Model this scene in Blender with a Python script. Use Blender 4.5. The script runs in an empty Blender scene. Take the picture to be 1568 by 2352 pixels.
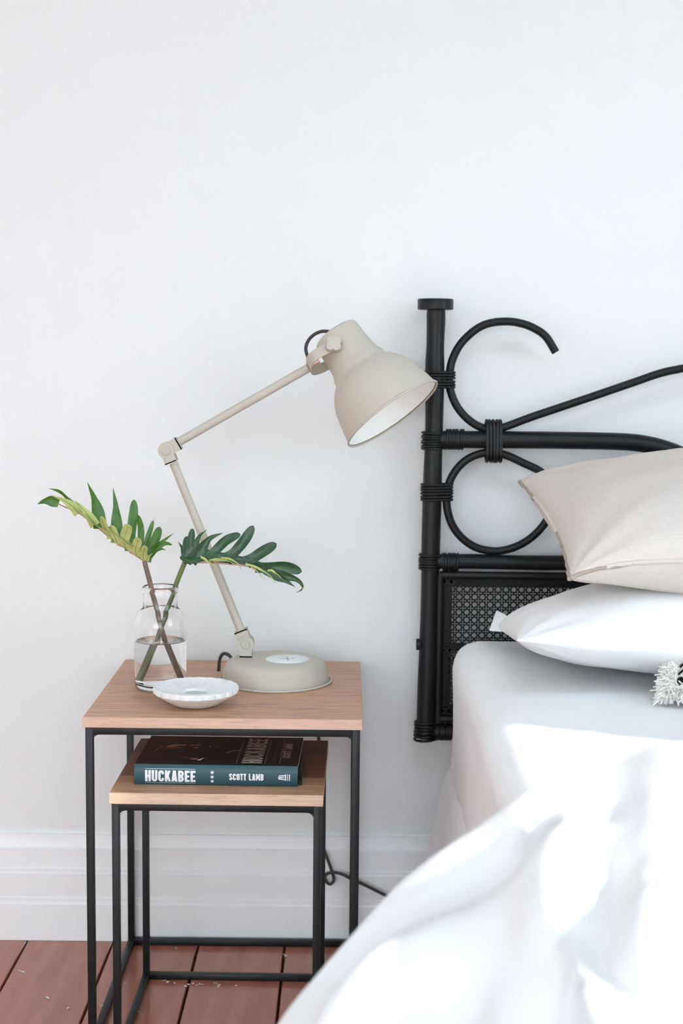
import bpy, bmesh, math, random
import numpy as np
from mathutils import Vector, Matrix, noise
random.seed(7)
PI = math.pi
S = bpy.context.scene
COL = S.collection

# ------------------------------------------------------------------ camera
CF, CPITCH, CYAW, CROLL = 3343.5, .1052, .0034, -.0089      # focal length in pixels of a 1568x2352 frame
CP = Vector((0, -2.5275, 1.0398))
_R = Matrix.Rotation(CYAW, 3, 'Z') @ Matrix.Rotation(-CPITCH, 3, 'X') @ Matrix.Rotation(CROLL, 3, 'Y')
cam = bpy.data.cameras.new('camera'); cam_o = bpy.data.objects.new('camera', cam); COL.objects.link(cam_o)
cam.sensor_fit = 'VERTICAL'; cam.sensor_height = 36; cam.sensor_width = 24
cam.lens = CF / 2352 * 36
cam.clip_start = .02
cx, cy, cz = _R.col[0], _R.col[1], _R.col[2]
cam_o.matrix_world = Matrix(((cx[0], cz[0], -cy[0], CP[0]), (cx[1], cz[1], -cy[1], CP[1]), (cx[2], cz[2], -cy[2], CP[2]), (0, 0, 0, 1)))
cam.dof.use_dof = True; cam.dof.focus_distance = 2.22; cam.dof.aperture_fstop = 4.0
S.camera = cam_o

# ------------------------------------------------------------------ light and exposure
W = bpy.data.worlds.new('sky'); S.world = W; W.use_nodes = True
_bg = W.node_tree.nodes['Background']
_bg.inputs[1].default_value = 4.45
_nt = W.node_tree; _tc = _nt.nodes.new('ShaderNodeTexCoord'); _sx = _nt.nodes.new('ShaderNodeSeparateXYZ'); _rp = _nt.nodes.new('ShaderNodeValToRGB')
_mr = _nt.nodes.new('ShaderNodeMapRange'); _mr.inputs[1].default_value = -1; _mr.inputs[2].default_value = 1
_nt.links.new(_tc.outputs['Generated'], _sx.inputs[0]); _nt.links.new(_sx.outputs[2], _mr.inputs[0]); _nt.links.new(_mr.outputs[0], _rp.inputs[0]); _nt.links.new(_rp.outputs[0], _bg.inputs[0])
_e = _rp.color_ramp.elements                       # hazy bright sky over paved ground
_e[0].position, _e[0].color = .48, (.27, .27, .27, 1); _e[1].position, _e[1].color = .52, (1.085, 1.225, 1.29, 1)
_e = _e.new(1.0); _e.color = (.60, .755, .92, 1)
sun = bpy.data.lights.new('sun', 'SUN'); sun_o = bpy.data.objects.new('sun', sun); COL.objects.link(sun_o)
sun.energy = 6.0; sun.color = (1.0, .95, .88); sun.angle = .009
SUN_TO = Vector((.93 * math.cos(.51), -.37 * math.cos(.51), math.sin(.51))).normalized()
sun_o.rotation_euler = SUN_TO.to_track_quat('Z', 'Y').to_euler()
S.view_settings.view_transform = 'Standard'; S.view_settings.look = 'None'
S.view_settings.gamma = 1; S.view_settings.use_curve_mapping = False
S.view_settings.exposure = 0.0
S.cycles.max_bounces = 14; S.cycles.diffuse_bounces = 4; S.cycles.glossy_bounces = 3; S.cycles.transmission_bounces = 14; S.cycles.transparent_max_bounces = 4
S.cycles.caustics_reflective = False; S.cycles.use_adaptive_sampling = True; S.cycles.adaptive_threshold = .14; S.cycles.adaptive_min_samples = 14

# ------------------------------------------------------------------ helpers
def ray(x, y): return _R @ Vector(((x - 784) / CF, 1, (1176 - y) / CF))
def at(x, y, Y):
    d = ray(x, y); return CP + d * ((Y - CP.y) / d.y)
def atz(x, y, z):
    d = ray(x, y); return CP + d * ((z - CP.z) / d.z)

MATS = {}
def mat(name, col, rough=.5, metal=0., spec=.5, build=None, **kw):
    m = bpy.data.materials.new(name); m.use_nodes = True
    nt = m.node_tree; b = nt.nodes['Principled BSDF']
    b.inputs['Base Color'].default_value = (*col, 1); b.inputs['Roughness'].default_value = rough
    b.inputs['Metallic'].default_value = metal; b.inputs['Specular IOR Level'].default_value = spec
    for k, v in kw.items(): b.inputs[k.replace('_', ' ')].default_value = v
    if build: build(nt, b)
    MATS[name] = m; return m
def N(nt, t, **kw):
    n = nt.nodes.new(t)
    for k, v in kw.items():
        if k in n.inputs: n.inputs[k].default_value = v
        else: setattr(n, k, v)
    return n
def coords(nt, scale=(1, 1, 1), rot=(0, 0, 0)):
    tc = N(nt, 'ShaderNodeTexCoord'); mp = N(nt, 'ShaderNodeMapping')
    mp.inputs['Scale'].default_value = scale; mp.inputs['Rotation'].default_value = rot
    nt.links.new(tc.outputs['Object'], mp.inputs[0]); return mp.outputs[0]
def noise_tex(nt, vec, scale, detail=4, rough=.55, dist=0.):
    n = N(nt, 'ShaderNodeTexNoise'); n.inputs['Scale'].default_value = scale; n.inputs['Detail'].default_value = detail
    n.inputs['Roughness'].default_value = rough; n.inputs['Distortion'].default_value = dist
    nt.links.new(vec, n.inputs['Vector']); return n.outputs[0]
def ramp(nt, fac, stops):
    r = N(nt, 'ShaderNodeValToRGB'); e = r.color_ramp.elements
    e[0].position, e[0].color = stops[0][0], (*stops[0][1], 1)
    e[1].position, e[1].color = stops[-1][0], (*stops[-1][1], 1)
    for p, c in stops[1:-1]:
        k = e.new(p); k.color = (*c, 1)
    nt.links.new(fac, r.inputs[0]); return r.outputs[0]
def bump(nt, b, h, strength=.2, dist=.002):
    n = N(nt, 'ShaderNodeBump'); n.inputs['Strength'].default_value = strength; n.inputs['Distance'].default_value = dist
    nt.links.new(h, n.inputs['Height']); nt.links.new(n.outputs[0], b.inputs['Normal'])
def noise_bump(scale, strength, dist, sc=(1, 1, 1), detail=4):
    def f(nt, b): bump(nt, b, noise_tex(nt, coords(nt, sc), scale, detail), strength, dist)
    return f

class MB:
    """collects vertices and faces, then links them as one mesh object"""
    def __init__(s): s.v = []; s.f = []; s.m = []
    def add(s, verts, faces, mi=0):
        o = len(s.v); s.v += [Vector(p) for p in verts]
        s.f += [tuple(i + o for i in f) for f in faces]; s.m += [mi] * len(faces); return s
    def box(s, x0, x1, y0, y1, z0, z1, mi=0):
        v = [(x, y, z) for x in (x0, x1) for y in (y0, y1) for z in (z0, z1)]
        return s.add(v, [(0, 1, 3, 2), (4, 6, 7, 5), (0, 4, 5, 1), (2, 3, 7, 6), (0, 2, 6, 4), (1, 5, 7, 3)], mi)
    def bbox(s, x0, x1, y0, y1, z0, z1, bev=.001, seg=1, mi=0, xf=None):
        bm = bmesh.new(); bmesh.ops.create_cube(bm, size=1)
        for v in bm.verts: v.co = Vector(((x0 + x1) / 2 + v.co.x * (x1 - x0), (y0 + y1) / 2 + v.co.y * (y1 - y0), (z0 + z1) / 2 + v.co.z * (z1 - z0)))
        bmesh.ops.bevel(bm, geom=list(bm.edges), offset=bev, segments=seg, profile=.5, affect='EDGES')
        bm.verts.index_update()
        vs = [v.co.copy() for v in bm.verts]
        if xf: vs = [xf @ p for p in vs]
        s.add(vs, [tuple(v.index for v in f.verts) for f in bm.faces], mi); bm.free(); return s
    def tube(s, pts, r, n=12, caps=True, closed=False, flat=None, mi=0):
        pts = [Vector(p) for p in pts]; m = len(pts)
        rs = r if hasattr(r, '__len__') else [r] * m
        tang = []
        for i in range(m):
            a = pts[i - 1] if (i or closed) else pts[0]; b = pts[(i + 1) % m] if (i < m - 1 or closed) else pts[-1]
            tang.append((b - a).normalized())
        up = Vector((0, 0, 1)) if abs(tang[0].z) < .9 else Vector((1, 0, 0))
        u = (up - tang[0] * up.dot(tang[0])).normalized()
        vs = []
        for i in range(m):
            u = (u - tang[i] * u.dot(tang[i])).normalized(); w = tang[i].cross(u)
            for k in range(n):
                a = 2 * PI * k / n
                vs.append(pts[i] + (u * math.cos(a) + w * math.sin(a)) * rs[i])
        fs = []
        for i in range(m if closed else m - 1):
            j = (i + 1) % m
            for k in range(n):
                l = (k + 1) % n; fs.append((i * n + k, i * n + l, j * n + l, j * n + k))
        if caps and not closed:
            fs.append(tuple(range(n))[::-1]); fs.append(tuple((m - 1) * n + k for k in range(n)))
        return s.add(vs, fs, mi)
    def lathe(s, prof, n=48, M=Matrix.Identity(4), mi=0, rfun=None, cap=True):
        vs = []; fs = []
        for (r, z) in prof:
            for k in range(n):
                a = 2 * PI * k / n; rr = r if rfun is None else rfun(r, z, a)
                vs.append(M @ Vector((rr * math.cos(a), rr * math.sin(a), z)))
        m = len(prof)
        for i in range(m - 1):
            for k in range(n):
                l = (k + 1) % n; fs.append((i * n + k, i * n + l, (i + 1) * n + l, (i + 1) * n + k))
        if cap and prof[0][0] > 1e-6: fs.append(tuple(range(n))[::-1])
        if cap and prof[-1][0] > 1e-6: fs.append(tuple((m - 1) * n + k for k in range(n)))
        return s.add(vs, fs, mi)
    def prism(s, poly, axis_vec, M=Matrix.Identity(4), mi=0):
        """closed 2-D polygon (list of 3-D points) swept along axis_vec"""
        a = [M @ Vector(p) for p in poly]; n = len(a); d = Vector(axis_vec)
        b = [p + d for p in a]
        fs = [tuple(range(n))[::-1], tuple(range(n, 2 * n))] + [(i, (i + 1) % n, n + (i + 1) % n, n + i) for i in range(n)]
        return s.add(a + b, fs, mi)
    def grid(s, rows, mi=0, flip=False, closed_u=False):
        h = len(rows); w = len(rows[0]); vs = [p for r in rows for p in r]; fs = []
        for i in range(h - 1):
            for j in range(w if closed_u else w - 1):
                k = (j + 1) % w
                q = (i * w + j, i * w + k, (i + 1) * w + k, (i + 1) * w + j); fs.append(q[::-1] if flip else q)
        return s.add(vs, fs, mi)
    def build(s, name, mats, parent=None, smooth=40, kind=None, merge=True, recalc=True, label=None):
        if not isinstance(mats, (list, tuple)): mats = [mats]
        off = Vector()
        p = parent
        while p: off += p.location; p = p.parent
        me = bpy.data.meshes.new(name)
        me.from_pydata([v - off for v in s.v], [], s.f)
        for m in mats: me.materials.append(MATS[m])
        if len(mats) > 1: me.polygons.foreach_set('material_index', s.m)
        if merge or recalc:
            bm = bmesh.new(); bm.from_mesh(me)
            if merge: bmesh.ops.remove_doubles(bm, verts=bm.verts, dist=1e-6)
            if recalc: bmesh.ops.recalc_face_normals(bm, faces=bm.faces)
            bm.to_mesh(me); bm.free()
        if smooth:
            me.shade_smooth(); me.set_sharp_from_angle(angle=math.radians(smooth))
        o = bpy.data.objects.new(name, me); COL.objects.link(o)
        if parent: o.parent = parent
        if kind: o['kind'] = kind
        if label: o['label'] = label
        return o

def thing(name, label, cat, loc=(0, 0, 0), group=None):
    o = bpy.data.objects.new(name, None); COL.objects.link(o); o.location = loc; o.empty_display_size = .05
    o['label'] = label; o['category'] = cat
    if group: o['group'] = group
    return o
def tag(o, label, cat, group=None):
    o['label'] = label; o['category'] = cat
    if group: o['group'] = group
    return o
def smoothpts(P, n=6, closed=False):
    """Catmull-Rom through the points"""
    P = [Vector(p) for p in P]; m = len(P); out = []
    for i in range(m if closed else m - 1):
        p0 = P[i - 1] if (i or closed) else P[0] * 2 - P[1]; p1 = P[i]; p2 = P[(i + 1) % m]
        p3 = P[(i + 2) % m] if (i + 2 < m or closed) else P[-1] * 2 - P[-2]
        for k in range(n):
            t = k / n
            out.append(.5 * ((2 * p1) + (p2 - p0) * t + (2 * p0 - 5 * p1 + 4 * p2 - p3) * t * t + (3 * p1 - p0 - 3 * p2 + p3) * t ** 3))
    if not closed: out.append(P[-1])
    return out
def lerp(a, b, t): return a + (b - a) * t

# ------------------------------------------------------------------ materials
def wall_build(nt, b): bump(nt, b, noise_tex(nt, coords(nt), 180, 3), .05, .001)
mat('wall_paint', (.855, .868, .868), .85, spec=.2, build=wall_build)
mat('trim_paint', (.92, .93, .94), .4, spec=.4)
mat('ceiling_paint', (.66, .66, .65), .9, spec=.2)
def floor_build(nt, b):
    v = coords(nt, (1, .12, 1)); f = noise_tex(nt, v, 30, 6, .6)
    c = ramp(nt, f, [(.3, (.34, .115, .074)), (.55, (.41, .15, .098)), (.8, (.47, .185, .125))]); nt.links.new(c, b.inputs['Base Color'])
    r = noise_tex(nt, coords(nt), 14, 5); rr = ramp(nt, r, [(.35, (.14, .14, .14)), (.7, (.26, .26, .26))]); nt.links.new(rr, b.inputs['Roughness'])
    bump(nt, b, noise_tex(nt, coords(nt, (1, .1, 1)), 90, 4), .12, .001)
mat('red_floor_paint', (.25, .08, .05), .3, spec=.6, build=floor_build)
mat('gap_dark', (.012, .010, .009), .9, spec=.1)
def metal_build(nt, b):
    f = noise_tex(nt, coords(nt), 60, 5, .7)
    c = ramp(nt, f, [(.35, (.008, .0088, .0095)), (.74, (.014, .015, .016)), (.84, (.05, .05, .05))]); nt.links.new(c, b.inputs['Base Color'])
mat('black_metal', (.016, .017, .018), .40, spec=.35, build=metal_build)
def wood_build(bands, tone):
    def f(nt, b):
        v = coords(nt, (1.2, 16, 16)); g = noise_tex(nt, v, 9, 7, .62, .6)
        v2 = coords(nt, (3, 120, 120)); g2 = noise_tex(nt, v2, 6, 3, .6)
        c = ramp(nt, g, [(.25, tuple(x * .52 for x in tone)), (.48, tone), (.75, tuple(min(1, x * 1.25) for x in tone))])
        mix = N(nt, 'ShaderNodeMix', data_type='RGBA', blend_type='MULTIPLY'); mix.inputs[0].default_value = .7
        c2 = ramp(nt, g2, [(.3, (.74, .70, .67)), (.6, (1, 1, 1))])
        nt.links.new(c, mix.inputs[6]); nt.links.new(c2, mix.inputs[7]); out = mix.outputs[2]
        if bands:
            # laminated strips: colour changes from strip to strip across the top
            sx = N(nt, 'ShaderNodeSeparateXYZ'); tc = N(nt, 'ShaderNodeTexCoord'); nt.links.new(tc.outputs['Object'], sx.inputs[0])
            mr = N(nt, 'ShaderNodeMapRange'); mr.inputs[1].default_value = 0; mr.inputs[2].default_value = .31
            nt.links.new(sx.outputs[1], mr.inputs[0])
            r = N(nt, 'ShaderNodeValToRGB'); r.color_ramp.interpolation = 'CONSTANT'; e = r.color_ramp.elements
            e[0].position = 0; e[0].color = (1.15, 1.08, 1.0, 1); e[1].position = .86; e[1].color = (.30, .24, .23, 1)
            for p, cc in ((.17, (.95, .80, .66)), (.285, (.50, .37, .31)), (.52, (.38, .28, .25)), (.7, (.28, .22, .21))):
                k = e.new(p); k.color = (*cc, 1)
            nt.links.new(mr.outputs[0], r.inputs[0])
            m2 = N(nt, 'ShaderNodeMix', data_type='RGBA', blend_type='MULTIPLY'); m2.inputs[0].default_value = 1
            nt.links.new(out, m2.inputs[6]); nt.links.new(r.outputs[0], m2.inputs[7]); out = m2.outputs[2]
        nt.links.new(out, b.inputs['Base Color']); bump(nt, b, g2, .15, .0006)
    return f
mat('walnut_top', (.4, .25, .17), .5, spec=.35, build=wood_build(False, (.60, .355, .235)))
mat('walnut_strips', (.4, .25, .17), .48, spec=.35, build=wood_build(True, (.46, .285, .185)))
def edge_build(tone):
    def f(nt, b):
        g = noise_tex(nt, coords(nt, (3, 30, 30)), 8, 6, .6, 1.2)
        nt.links.new(ramp(nt, g, [(.25, tuple(x * .72 for x in tone)), (.5, tone), (.8, tuple(min(1, x * 1.15) for x in tone))]), b.inputs['Base Color'])
    return f
mat('edge_pink', (.62, .40, .30), .5, spec=.3, build=edge_build((.72, .475, .36)))
mat('edge_pale', (.75, .55, .40), .5, spec=.3, build=edge_build((.74, .53, .39)))
mat('lamp_paint', (.56, .515, .445), .55, spec=.35, build=noise_bump(900, .08, .0005))
mat('lamp_inside', (.88, .88, .87), .5)
mat('pad_white', (.86, .88, .88), .4)
mat('pad_grey', (.50, .50, .48), .5)
mat('cord_grey', (.055, .050, .052), .75, build=noise_bump(700, .4, .0008))
mat('copper', (.65, .40, .33), .3, metal=.9)
mat('rattan_black', (.0065, .0075, .0085), .40, spec=.32, build=noise_bump(60, .18, .002, (1, 1, .15)))
mat('cane_black', (.007, .0075, .008), .5, spec=.3)
def emit_build(nt, b):
    b.inputs['Emission Color'].default_value = (1, .97, .93, 1); b.inputs['Emission Strength'].default_value = 2.5  # weak glow added to whiten the inside of the shade
mat('bulb_added_glow', (.9, .9, .9), .4, build=emit_build)
mat('glass', (1, 1, 1), 0., Transmission_Weight=1., IOR=1.46)
mat('water', (1, 1, 1), 0., Transmission_Weight=1., IOR=1.33)
def stone_build(nt, b):
    g = noise_tex(nt, coords(nt), 45, 6, .65, 1.5)
    nt.links.new(ramp(nt, g, [(.32, (.80, .81, .81)), (.5, (.87, .875, .87)), (.8, (.90, .90, .89))]), b.inputs['Base Color'])
mat('white_stone', (.84, .84, .83), .45, build=stone_build)
mat('well_grey', (.55, .56, .52), .35)
def leaf_build(cols):
    def f(nt, b):
        g = noise_tex(nt, coords(nt), 70, 4); nt.links.new(ramp(nt, g, [(.3, cols[0]), (.7, cols[1])]), b.inputs['Base Color'])
        bump(nt, b, noise_tex(nt, coords(nt), 400, 3), .12, .0006)
    return f
mat('leaf_dark', (.02, .1, .03), .32, build=leaf_build(((.008, .046, .018), (.016, .080, .026))))
mat('leaf_mid', (.03, .12, .02), .34, build=leaf_build(((.030, .115, .012), (.075, .195, .018))))
mat('leaf_under', (.35, .42, .12), .5, build=leaf_build(((.42, .50, .15), (.56, .62, .25))))
mat('leaf_vein', (.16, .28, .05), .45)
mat('midrib_pink', (.50, .30, .24), .45)
mat('petiole_brown', (.19, .125, .095), .45, build=leaf_build(((.15, .10, .075), (.24, .165, .125))))
mat('petiole_green', (.13, .19, .05), .4, build=leaf_build(((.17, .12, .07), (.12, .21, .04))))
mat('jacket_black', (.012, .010, .009), .38, spec=.4)
mat('jacket_teal', (.030, .085, .105), .42, spec=.4)
mat('jacket_white_edge', (.75, .73, .70), .6)
mat('page_paper', (.70, .66, .58), .8)
mat('print_white', (.86, .87, .88), .45)
mat('print_rule', (.38, .52, .58), .45)
mat('print_bronze', (.52, .43, .36), .4)
mat('print_gold', (.42, .35, .22), .4)
mat('print_dim', (.14, .12, .10), .5)
mat('portrait_light', (.60, .33, .22), .5)
mat('portrait_mid', (.20, .085, .06), .5)
mat('portrait_pink', (.40, .20, .18), .5)
def fabric_build(sc, st, dist=.003, weave=True):
    def f(nt, b):
        v = coords(nt)
        n1 = noise_tex(nt, v, sc, 5, .6)
        bump(nt, b, n1, st, dist)
    return f
mat('sheet_white', (.91, .915, .92), .85, spec=.15, build=fabric_build(7, .25, .01))
mat('pillow_white', (.91, .91, .91), .85, spec=.15, build=fabric_build(9, .2, .008))
mat('duvet_white', (.84, .84, .84), .9, spec=.1, build=fabric_build(14, .25, .008))
def linen_build(nt, b):
    v = coords(nt, (60, 900, 900)); a = noise_tex(nt, v, 1.0, 2); v2 = coords(nt, (900, 60, 900)); c = noise_tex(nt, v2, 1.0, 2)
    ad = N(nt, 'ShaderNodeMath', operation='ADD'); nt.links.new(a, ad.inputs[0]); nt.links.new(c, ad.inputs[1])
    hv = N(nt, 'ShaderNodeMath', operation='MULTIPLY'); hv.inputs[1].default_value = .5; nt.links.new(ad.outputs[0], hv.inputs[0])
    col = ramp(nt, hv.outputs[0], [(.35, (.64, .575, .525)), (.65, (.75, .69, .64))]); nt.links.new(col, b.inputs['Base Color'])
    b2 = N(nt, 'ShaderNodeBump'); b2.inputs['Strength'].default_value = .2; b2.inputs['Distance'].default_value = .008
    nt.links.new(noise_tex(nt, coords(nt, (1, 1, 1)), 12, 5), b2.inputs['Height'])
    b1 = N(nt, 'ShaderNodeBump'); b1.inputs['Strength'].default_value = .15; b1.inputs['Distance'].default_value = .0008
    nt.links.new(hv.outputs[0], b1.inputs['Height']); nt.links.new(b2.outputs[0], b1.inputs['Normal']); nt.links.new(b1.outputs[0], b.inputs['Normal'])
mat('linen_taupe', (.6, .55, .5), .9, spec=.1, build=linen_build)
mat('linen_seam', (.42, .36, .31), .9, spec=.1)
mat('linen_hem', (.68, .615, .565), .9, spec=.1)
def cush_build(nt, b):
    v = coords(nt, (1, 1, 1), (0, 0, .5)); w = N(nt, 'ShaderNodeTexWave'); w.inputs['Scale'].default_value = 34; w.inputs['Distortion'].default_value = 1.2
    w.bands_direction = 'Y'
    nt.links.new(v, w.inputs['Vector'])
    nt.links.new(ramp(nt, w.outputs[0], [(.44, (.015, .014, .013)), (.54, (.72, .69, .63))]), b.inputs['Base Color'])
    bump(nt, b, noise_tex(nt, coords(nt), 500, 3), .5, .002)
mat('cushion_woven', (.7, .66, .6), .9, spec=.1, build=cush_build)
mat('wool_cream', (.92, .90, .85), .95, spec=.1)
mat('lint', (.75, .74, .72), .95)

# ------------------------------------------------------------------ the room
RX0, RX1, RY0, RZ = -2.1, 2.35, -3.9, 3.1
T = .12
def struct(name, mb, m, **kw):
    o = mb.build(name, m, **kw); o['kind'] = 'structure'; return o
struct('wall_back', MB().box(RX0 - T, RX1 + T, 0, T, 0, RZ), 'wall_paint', smooth=0)
WF = (-2.0, .60, .04, 2.0)         # opening in the wall behind the camera: x0, x1, z0, z1
_m = MB(); _m.box(RX0 - T, WF[0], RY0 - T, RY0, 0, RZ); _m.box(WF[1], RX1 + T, RY0 - T, RY0, 0, RZ)
_m.box(WF[0], WF[1], RY0 - T, RY0, 0, WF[2]); _m.box(WF[0], WF[1], RY0 - T, RY0, WF[3], RZ)
struct('wall_front', _m, 'wall_paint', smooth=0)
SK = (-.60, 1.60, -3.30, -2.0)        # unseen ceiling opening, added to brighten upward-facing surfaces: x0, x1, y0, y1
_m = MB(); _m.box(RX0 - T, SK[0], RY0 - T, T, RZ, RZ + T); _m.box(SK[1], RX1 + T, RY0 - T, T, RZ, RZ + T)
_m.box(SK[0], SK[1], RY0 - T, SK[2], RZ, RZ + T); _m.box(SK[0], SK[1], SK[3], T, RZ, RZ + T)
struct('ceiling', _m, 'ceiling_paint', smooth=0)
def wall_with_opening(name, x0, x1, ya, yb, za, zb):
    m = MB(); m.box(x0, x1, RY0, ya, 0, RZ); m.box(x0, x1, yb, 0, 0, RZ); m.box(x0, x1, ya, yb, 0, za); m.box(x0, x1, ya, yb, zb, RZ)
    return struct(name, m, 'wall_paint', smooth=0)
def window(name, xw, ya, yb, za, zb, nm):
    fr = MB(); d = .03
    fr.bbox(xw - d, xw + d, ya, ya + .05, za, zb, .004); fr.bbox(xw - d, xw + d, yb - .05, yb, za, zb, .004)
    fr.bbox(xw - d, xw + d, ya + .05, yb - .05, za, za + .05, .004); fr.bbox(xw - d, xw + d, ya + .05, yb - .05, zb - .05, zb, .004)
    o = struct(name, fr, 'trim_paint')
    for k in range(1, nm):
        y = lerp(ya, yb, k / nm); MB().bbox(xw - .015, xw + .015, y - .014, y + .014, za + .05, zb - .05, .003).build('mullion', 'trim_paint', o)
    MB().bbox(min(xw - .09, xw + .09), max(xw - .09, xw + .09), ya - .03, yb + .03, za - .03, za, .004).build('window_sill', 'trim_paint', o)
    return o
WR = (-3.05, -1.50, .45, 2.75)       # opening in the right wall
struct('wall_left', MB().box(RX0 - T, RX0, RY0, 0, 0, RZ), 'wall_paint', smooth=0)
wall_with_opening('wall_right', RX1, RX1 + T, *WR)
window('window_1', RX1 + T / 2, *WR, 1)
_m = MB(); _y = RY0 - T / 2
for a_, b_ in ((WF[0], WF[0] + .05), (WF[1] - .05, WF[1])): _m.bbox(a_, b_, _y - .03, _y + .03, WF[2], WF[3], .004)
for a_, b_ in ((WF[2], WF[2] + .05), (WF[3] - .05, WF[3])): _m.bbox(WF[0] + .05, WF[1] - .05, _y - .03, _y + .03, a_, b_, .004)
_w = struct('window_2', _m, 'trim_paint')
for k in (1, 2):
    x_ = lerp(WF[0], WF[1], k / 3); MB().bbox(x_ - .02, x_ + .02, _y - .02, _y + .02, WF[2] + .05, WF[3] - .05, .003).build('mullion', 'trim_paint', _w)
_m = MB(); _z = RZ + T / 2
for a_, b_ in ((SK[0], SK[0] + .05), (SK[1] - .05, SK[1])): _m.bbox(a_, b_, SK[2], SK[3], _z - .03, _z + .03, .004)
for a_, b_ in ((SK[2], SK[2] + .05), (SK[3] - .05, SK[3])): _m.bbox(SK[0] + .05, SK[1] - .05, a_, b_, _z - .03, _z + .03, .004)
struct('added_skylight', _m, 'trim_paint')  # frame of the roof opening added for light from above
L = bpy.data.lights.new('sky_portal_added_roof', 'AREA'); L.shape = 'RECTANGLE'; L.size = SK[1] - SK[0]; L.size_y = SK[3] - SK[2]; L.cycles.is_portal = True
o = bpy.data.objects.new('sky_portal_added_roof', L); COL.objects.link(o); o.location = ((SK[0] + SK[1]) / 2, (SK[2] + SK[3]) / 2, RZ + T + .01)
L = bpy.data.lights.new('sky_portal_front', 'AREA'); L.shape = 'RECTANGLE'; L.size = WF[1] - WF[0]; L.size_y = WF[3] - WF[2]; L.cycles.is_portal = True
o = bpy.data.objects.new('sky_portal_front', L); COL.objects.link(o); o.location = ((WF[0] + WF[1]) / 2, RY0 - T - .01, (WF[2] + WF[3]) / 2)
o.rotation_euler = Vector((0, -1, 0)).to_track_quat('Z', 'Y').to_euler()
for nm, x, (ya, yb, za, zb), rz in (('sky_portal_right', RX1 + T + .01, WR, PI / 2),):
    L = bpy.data.lights.new(nm, 'AREA'); L.shape = 'RECTANGLE'; L.size = yb - ya; L.size_y = zb - za
    o = bpy.data.objects.new(nm, L); COL.objects.link(o); o.location = (x, (ya + yb) / 2, (za + zb) / 2)
    o.rotation_euler = Vector((1 if x > 0 else -1, 0, 0)).to_track_quat('Z', 'Y').to_euler()
    L.size, L.size_y = (yb - ya, zb - za)
    L.cycles.is_portal = True

# skirting board
prof = [(0, 0), (-.022, 0), (-.022, .067), (-.0195, .070), (-.0195, .0775), (-.0175, .079), (-.0175, .122), (-.0155, .1235), (-.0155, .130),
        (-.0135, .132), (-.0125, .150), (-.0125, .166), (-.0085, .1685), (-.007, .176), (-.005, .186), (-.005, .191), (0, .191)]
struct('baseboard_back', MB().prism([(RX0, y, z) for y, z in prof], (RX1 - RX0, 0, 0)), 'trim_paint', smooth=25)

# floor: painted boards running away from the camera
fl = struct('floor', MB().box(RX0 - T, RX1 + T, RY0 - T, T, -.1, -.018), 'gap_dark', smooth=0)
PW = .1536; x = -.5632
while x > RX0: x -= PW
pk = MB().bbox(.0014, PW - .0014, RY0, -.0205, -.0175, 0, .0016).build('plank', 'red_floor_paint', fl)
first = True; k = 0
while x < RX1:
    o = pk if first else pk.copy()
    if not first: COL.objects.link(o)
    o.location = (x, 0, random.uniform(-.0006, .0002)); first = False; x += PW

# ------------------------------------------------------------------ nesting tables
def side_table(name, label, x0, y0, w, d, yaw, zt, th, wood, edge, sq):
    t = thing(name, label, 'side table', (x0, y0, 0), 'nesting side tables')
    t.rotation_euler = (0, 0, yaw)
    def B(mb, nm, m, smooth=40, parent=t):
        o = mb.build(nm, m, None, smooth); o.parent = parent; return o
    top = B(MB().bbox(0, w, .0012, d, zt - th, zt, .0006), 'tabletop', wood)
    B(MB().bbox(0, w, 0, .0014, zt - th, zt, .0003), 'edge_band', edge, parent=top)
    i = .003; zr = zt - th; a, b, c, e = i, w - i, i, d - i
    # legs
    for lx in (a, b - sq):
        for ly in (c, e - sq):
            B(MB().bbox(lx, lx + sq, ly, ly + sq, 0, zr, .0012, 2), 'leg', 'black_metal')
    rh = sq
    def fillet(mb, xc, sgn, y):       # rounded inner weld between rail and leg
        R = .010; pts = [(xc, y, zr - rh)]
        for k in range(7):
            an = k / 6 * PI / 2; pts.append((xc + sgn * (R - R * math.sin(an)), y, zr - rh - R + R * math.cos(an)))
        # corner, then the concave quarter curve
        pts = [(xc, y, zr - rh)] + [(xc + sgn * R * (1 - math.sin(k / 6 * PI / 2)), y, zr - rh - R * (1 - math.cos(k / 6 * PI / 2))) for k in range(7)]
        mb.prism(pts, (0, sq - .002, 0))
    for ly in (c, e - sq):
        m = MB().bbox(a + sq - .001, b - sq + .001, ly, ly + sq, zr - rh, zr, .0010, 2)
        fillet(m, a + sq - .0005, 1, ly + .001); fillet(m, b - sq + .0005, -1, ly + .001)
        B(m, 'top_rail', 'black_metal')
    for lx in (a, b - sq):
        B(MB().bbox(lx, lx + sq, c + sq - .001, e - sq + .001, zr - rh, zr, .0010, 2), 'top_rail', 'black_metal')
        B(MB().bbox(lx, lx + sq, c + sq - .001, e - sq + .001, 0, sq, .0010, 2), 'bottom_rail', 'black_metal')
    B(MB().bbox(a + sq - .001, b - sq + .001, e - sq, e, 0, sq, .0010, 2), 'bottom_rail', 'black_metal')
    return t
side_table('side_table', 'taller walnut-topped side table with black steel frame, holding the lamp', -.3839, -.4386, .41, .4139, -.0003, .5131, .0153, 'walnut_top', 'edge_pink', .0115)
side_table('side_table', 'lower walnut-topped side table nested beneath the lamp table, holding a book', -.3402, -.4734, .3104, .3055, -.0104, .4104, .0163, 'walnut_strips', 'edge_pale', .0110)

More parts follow.
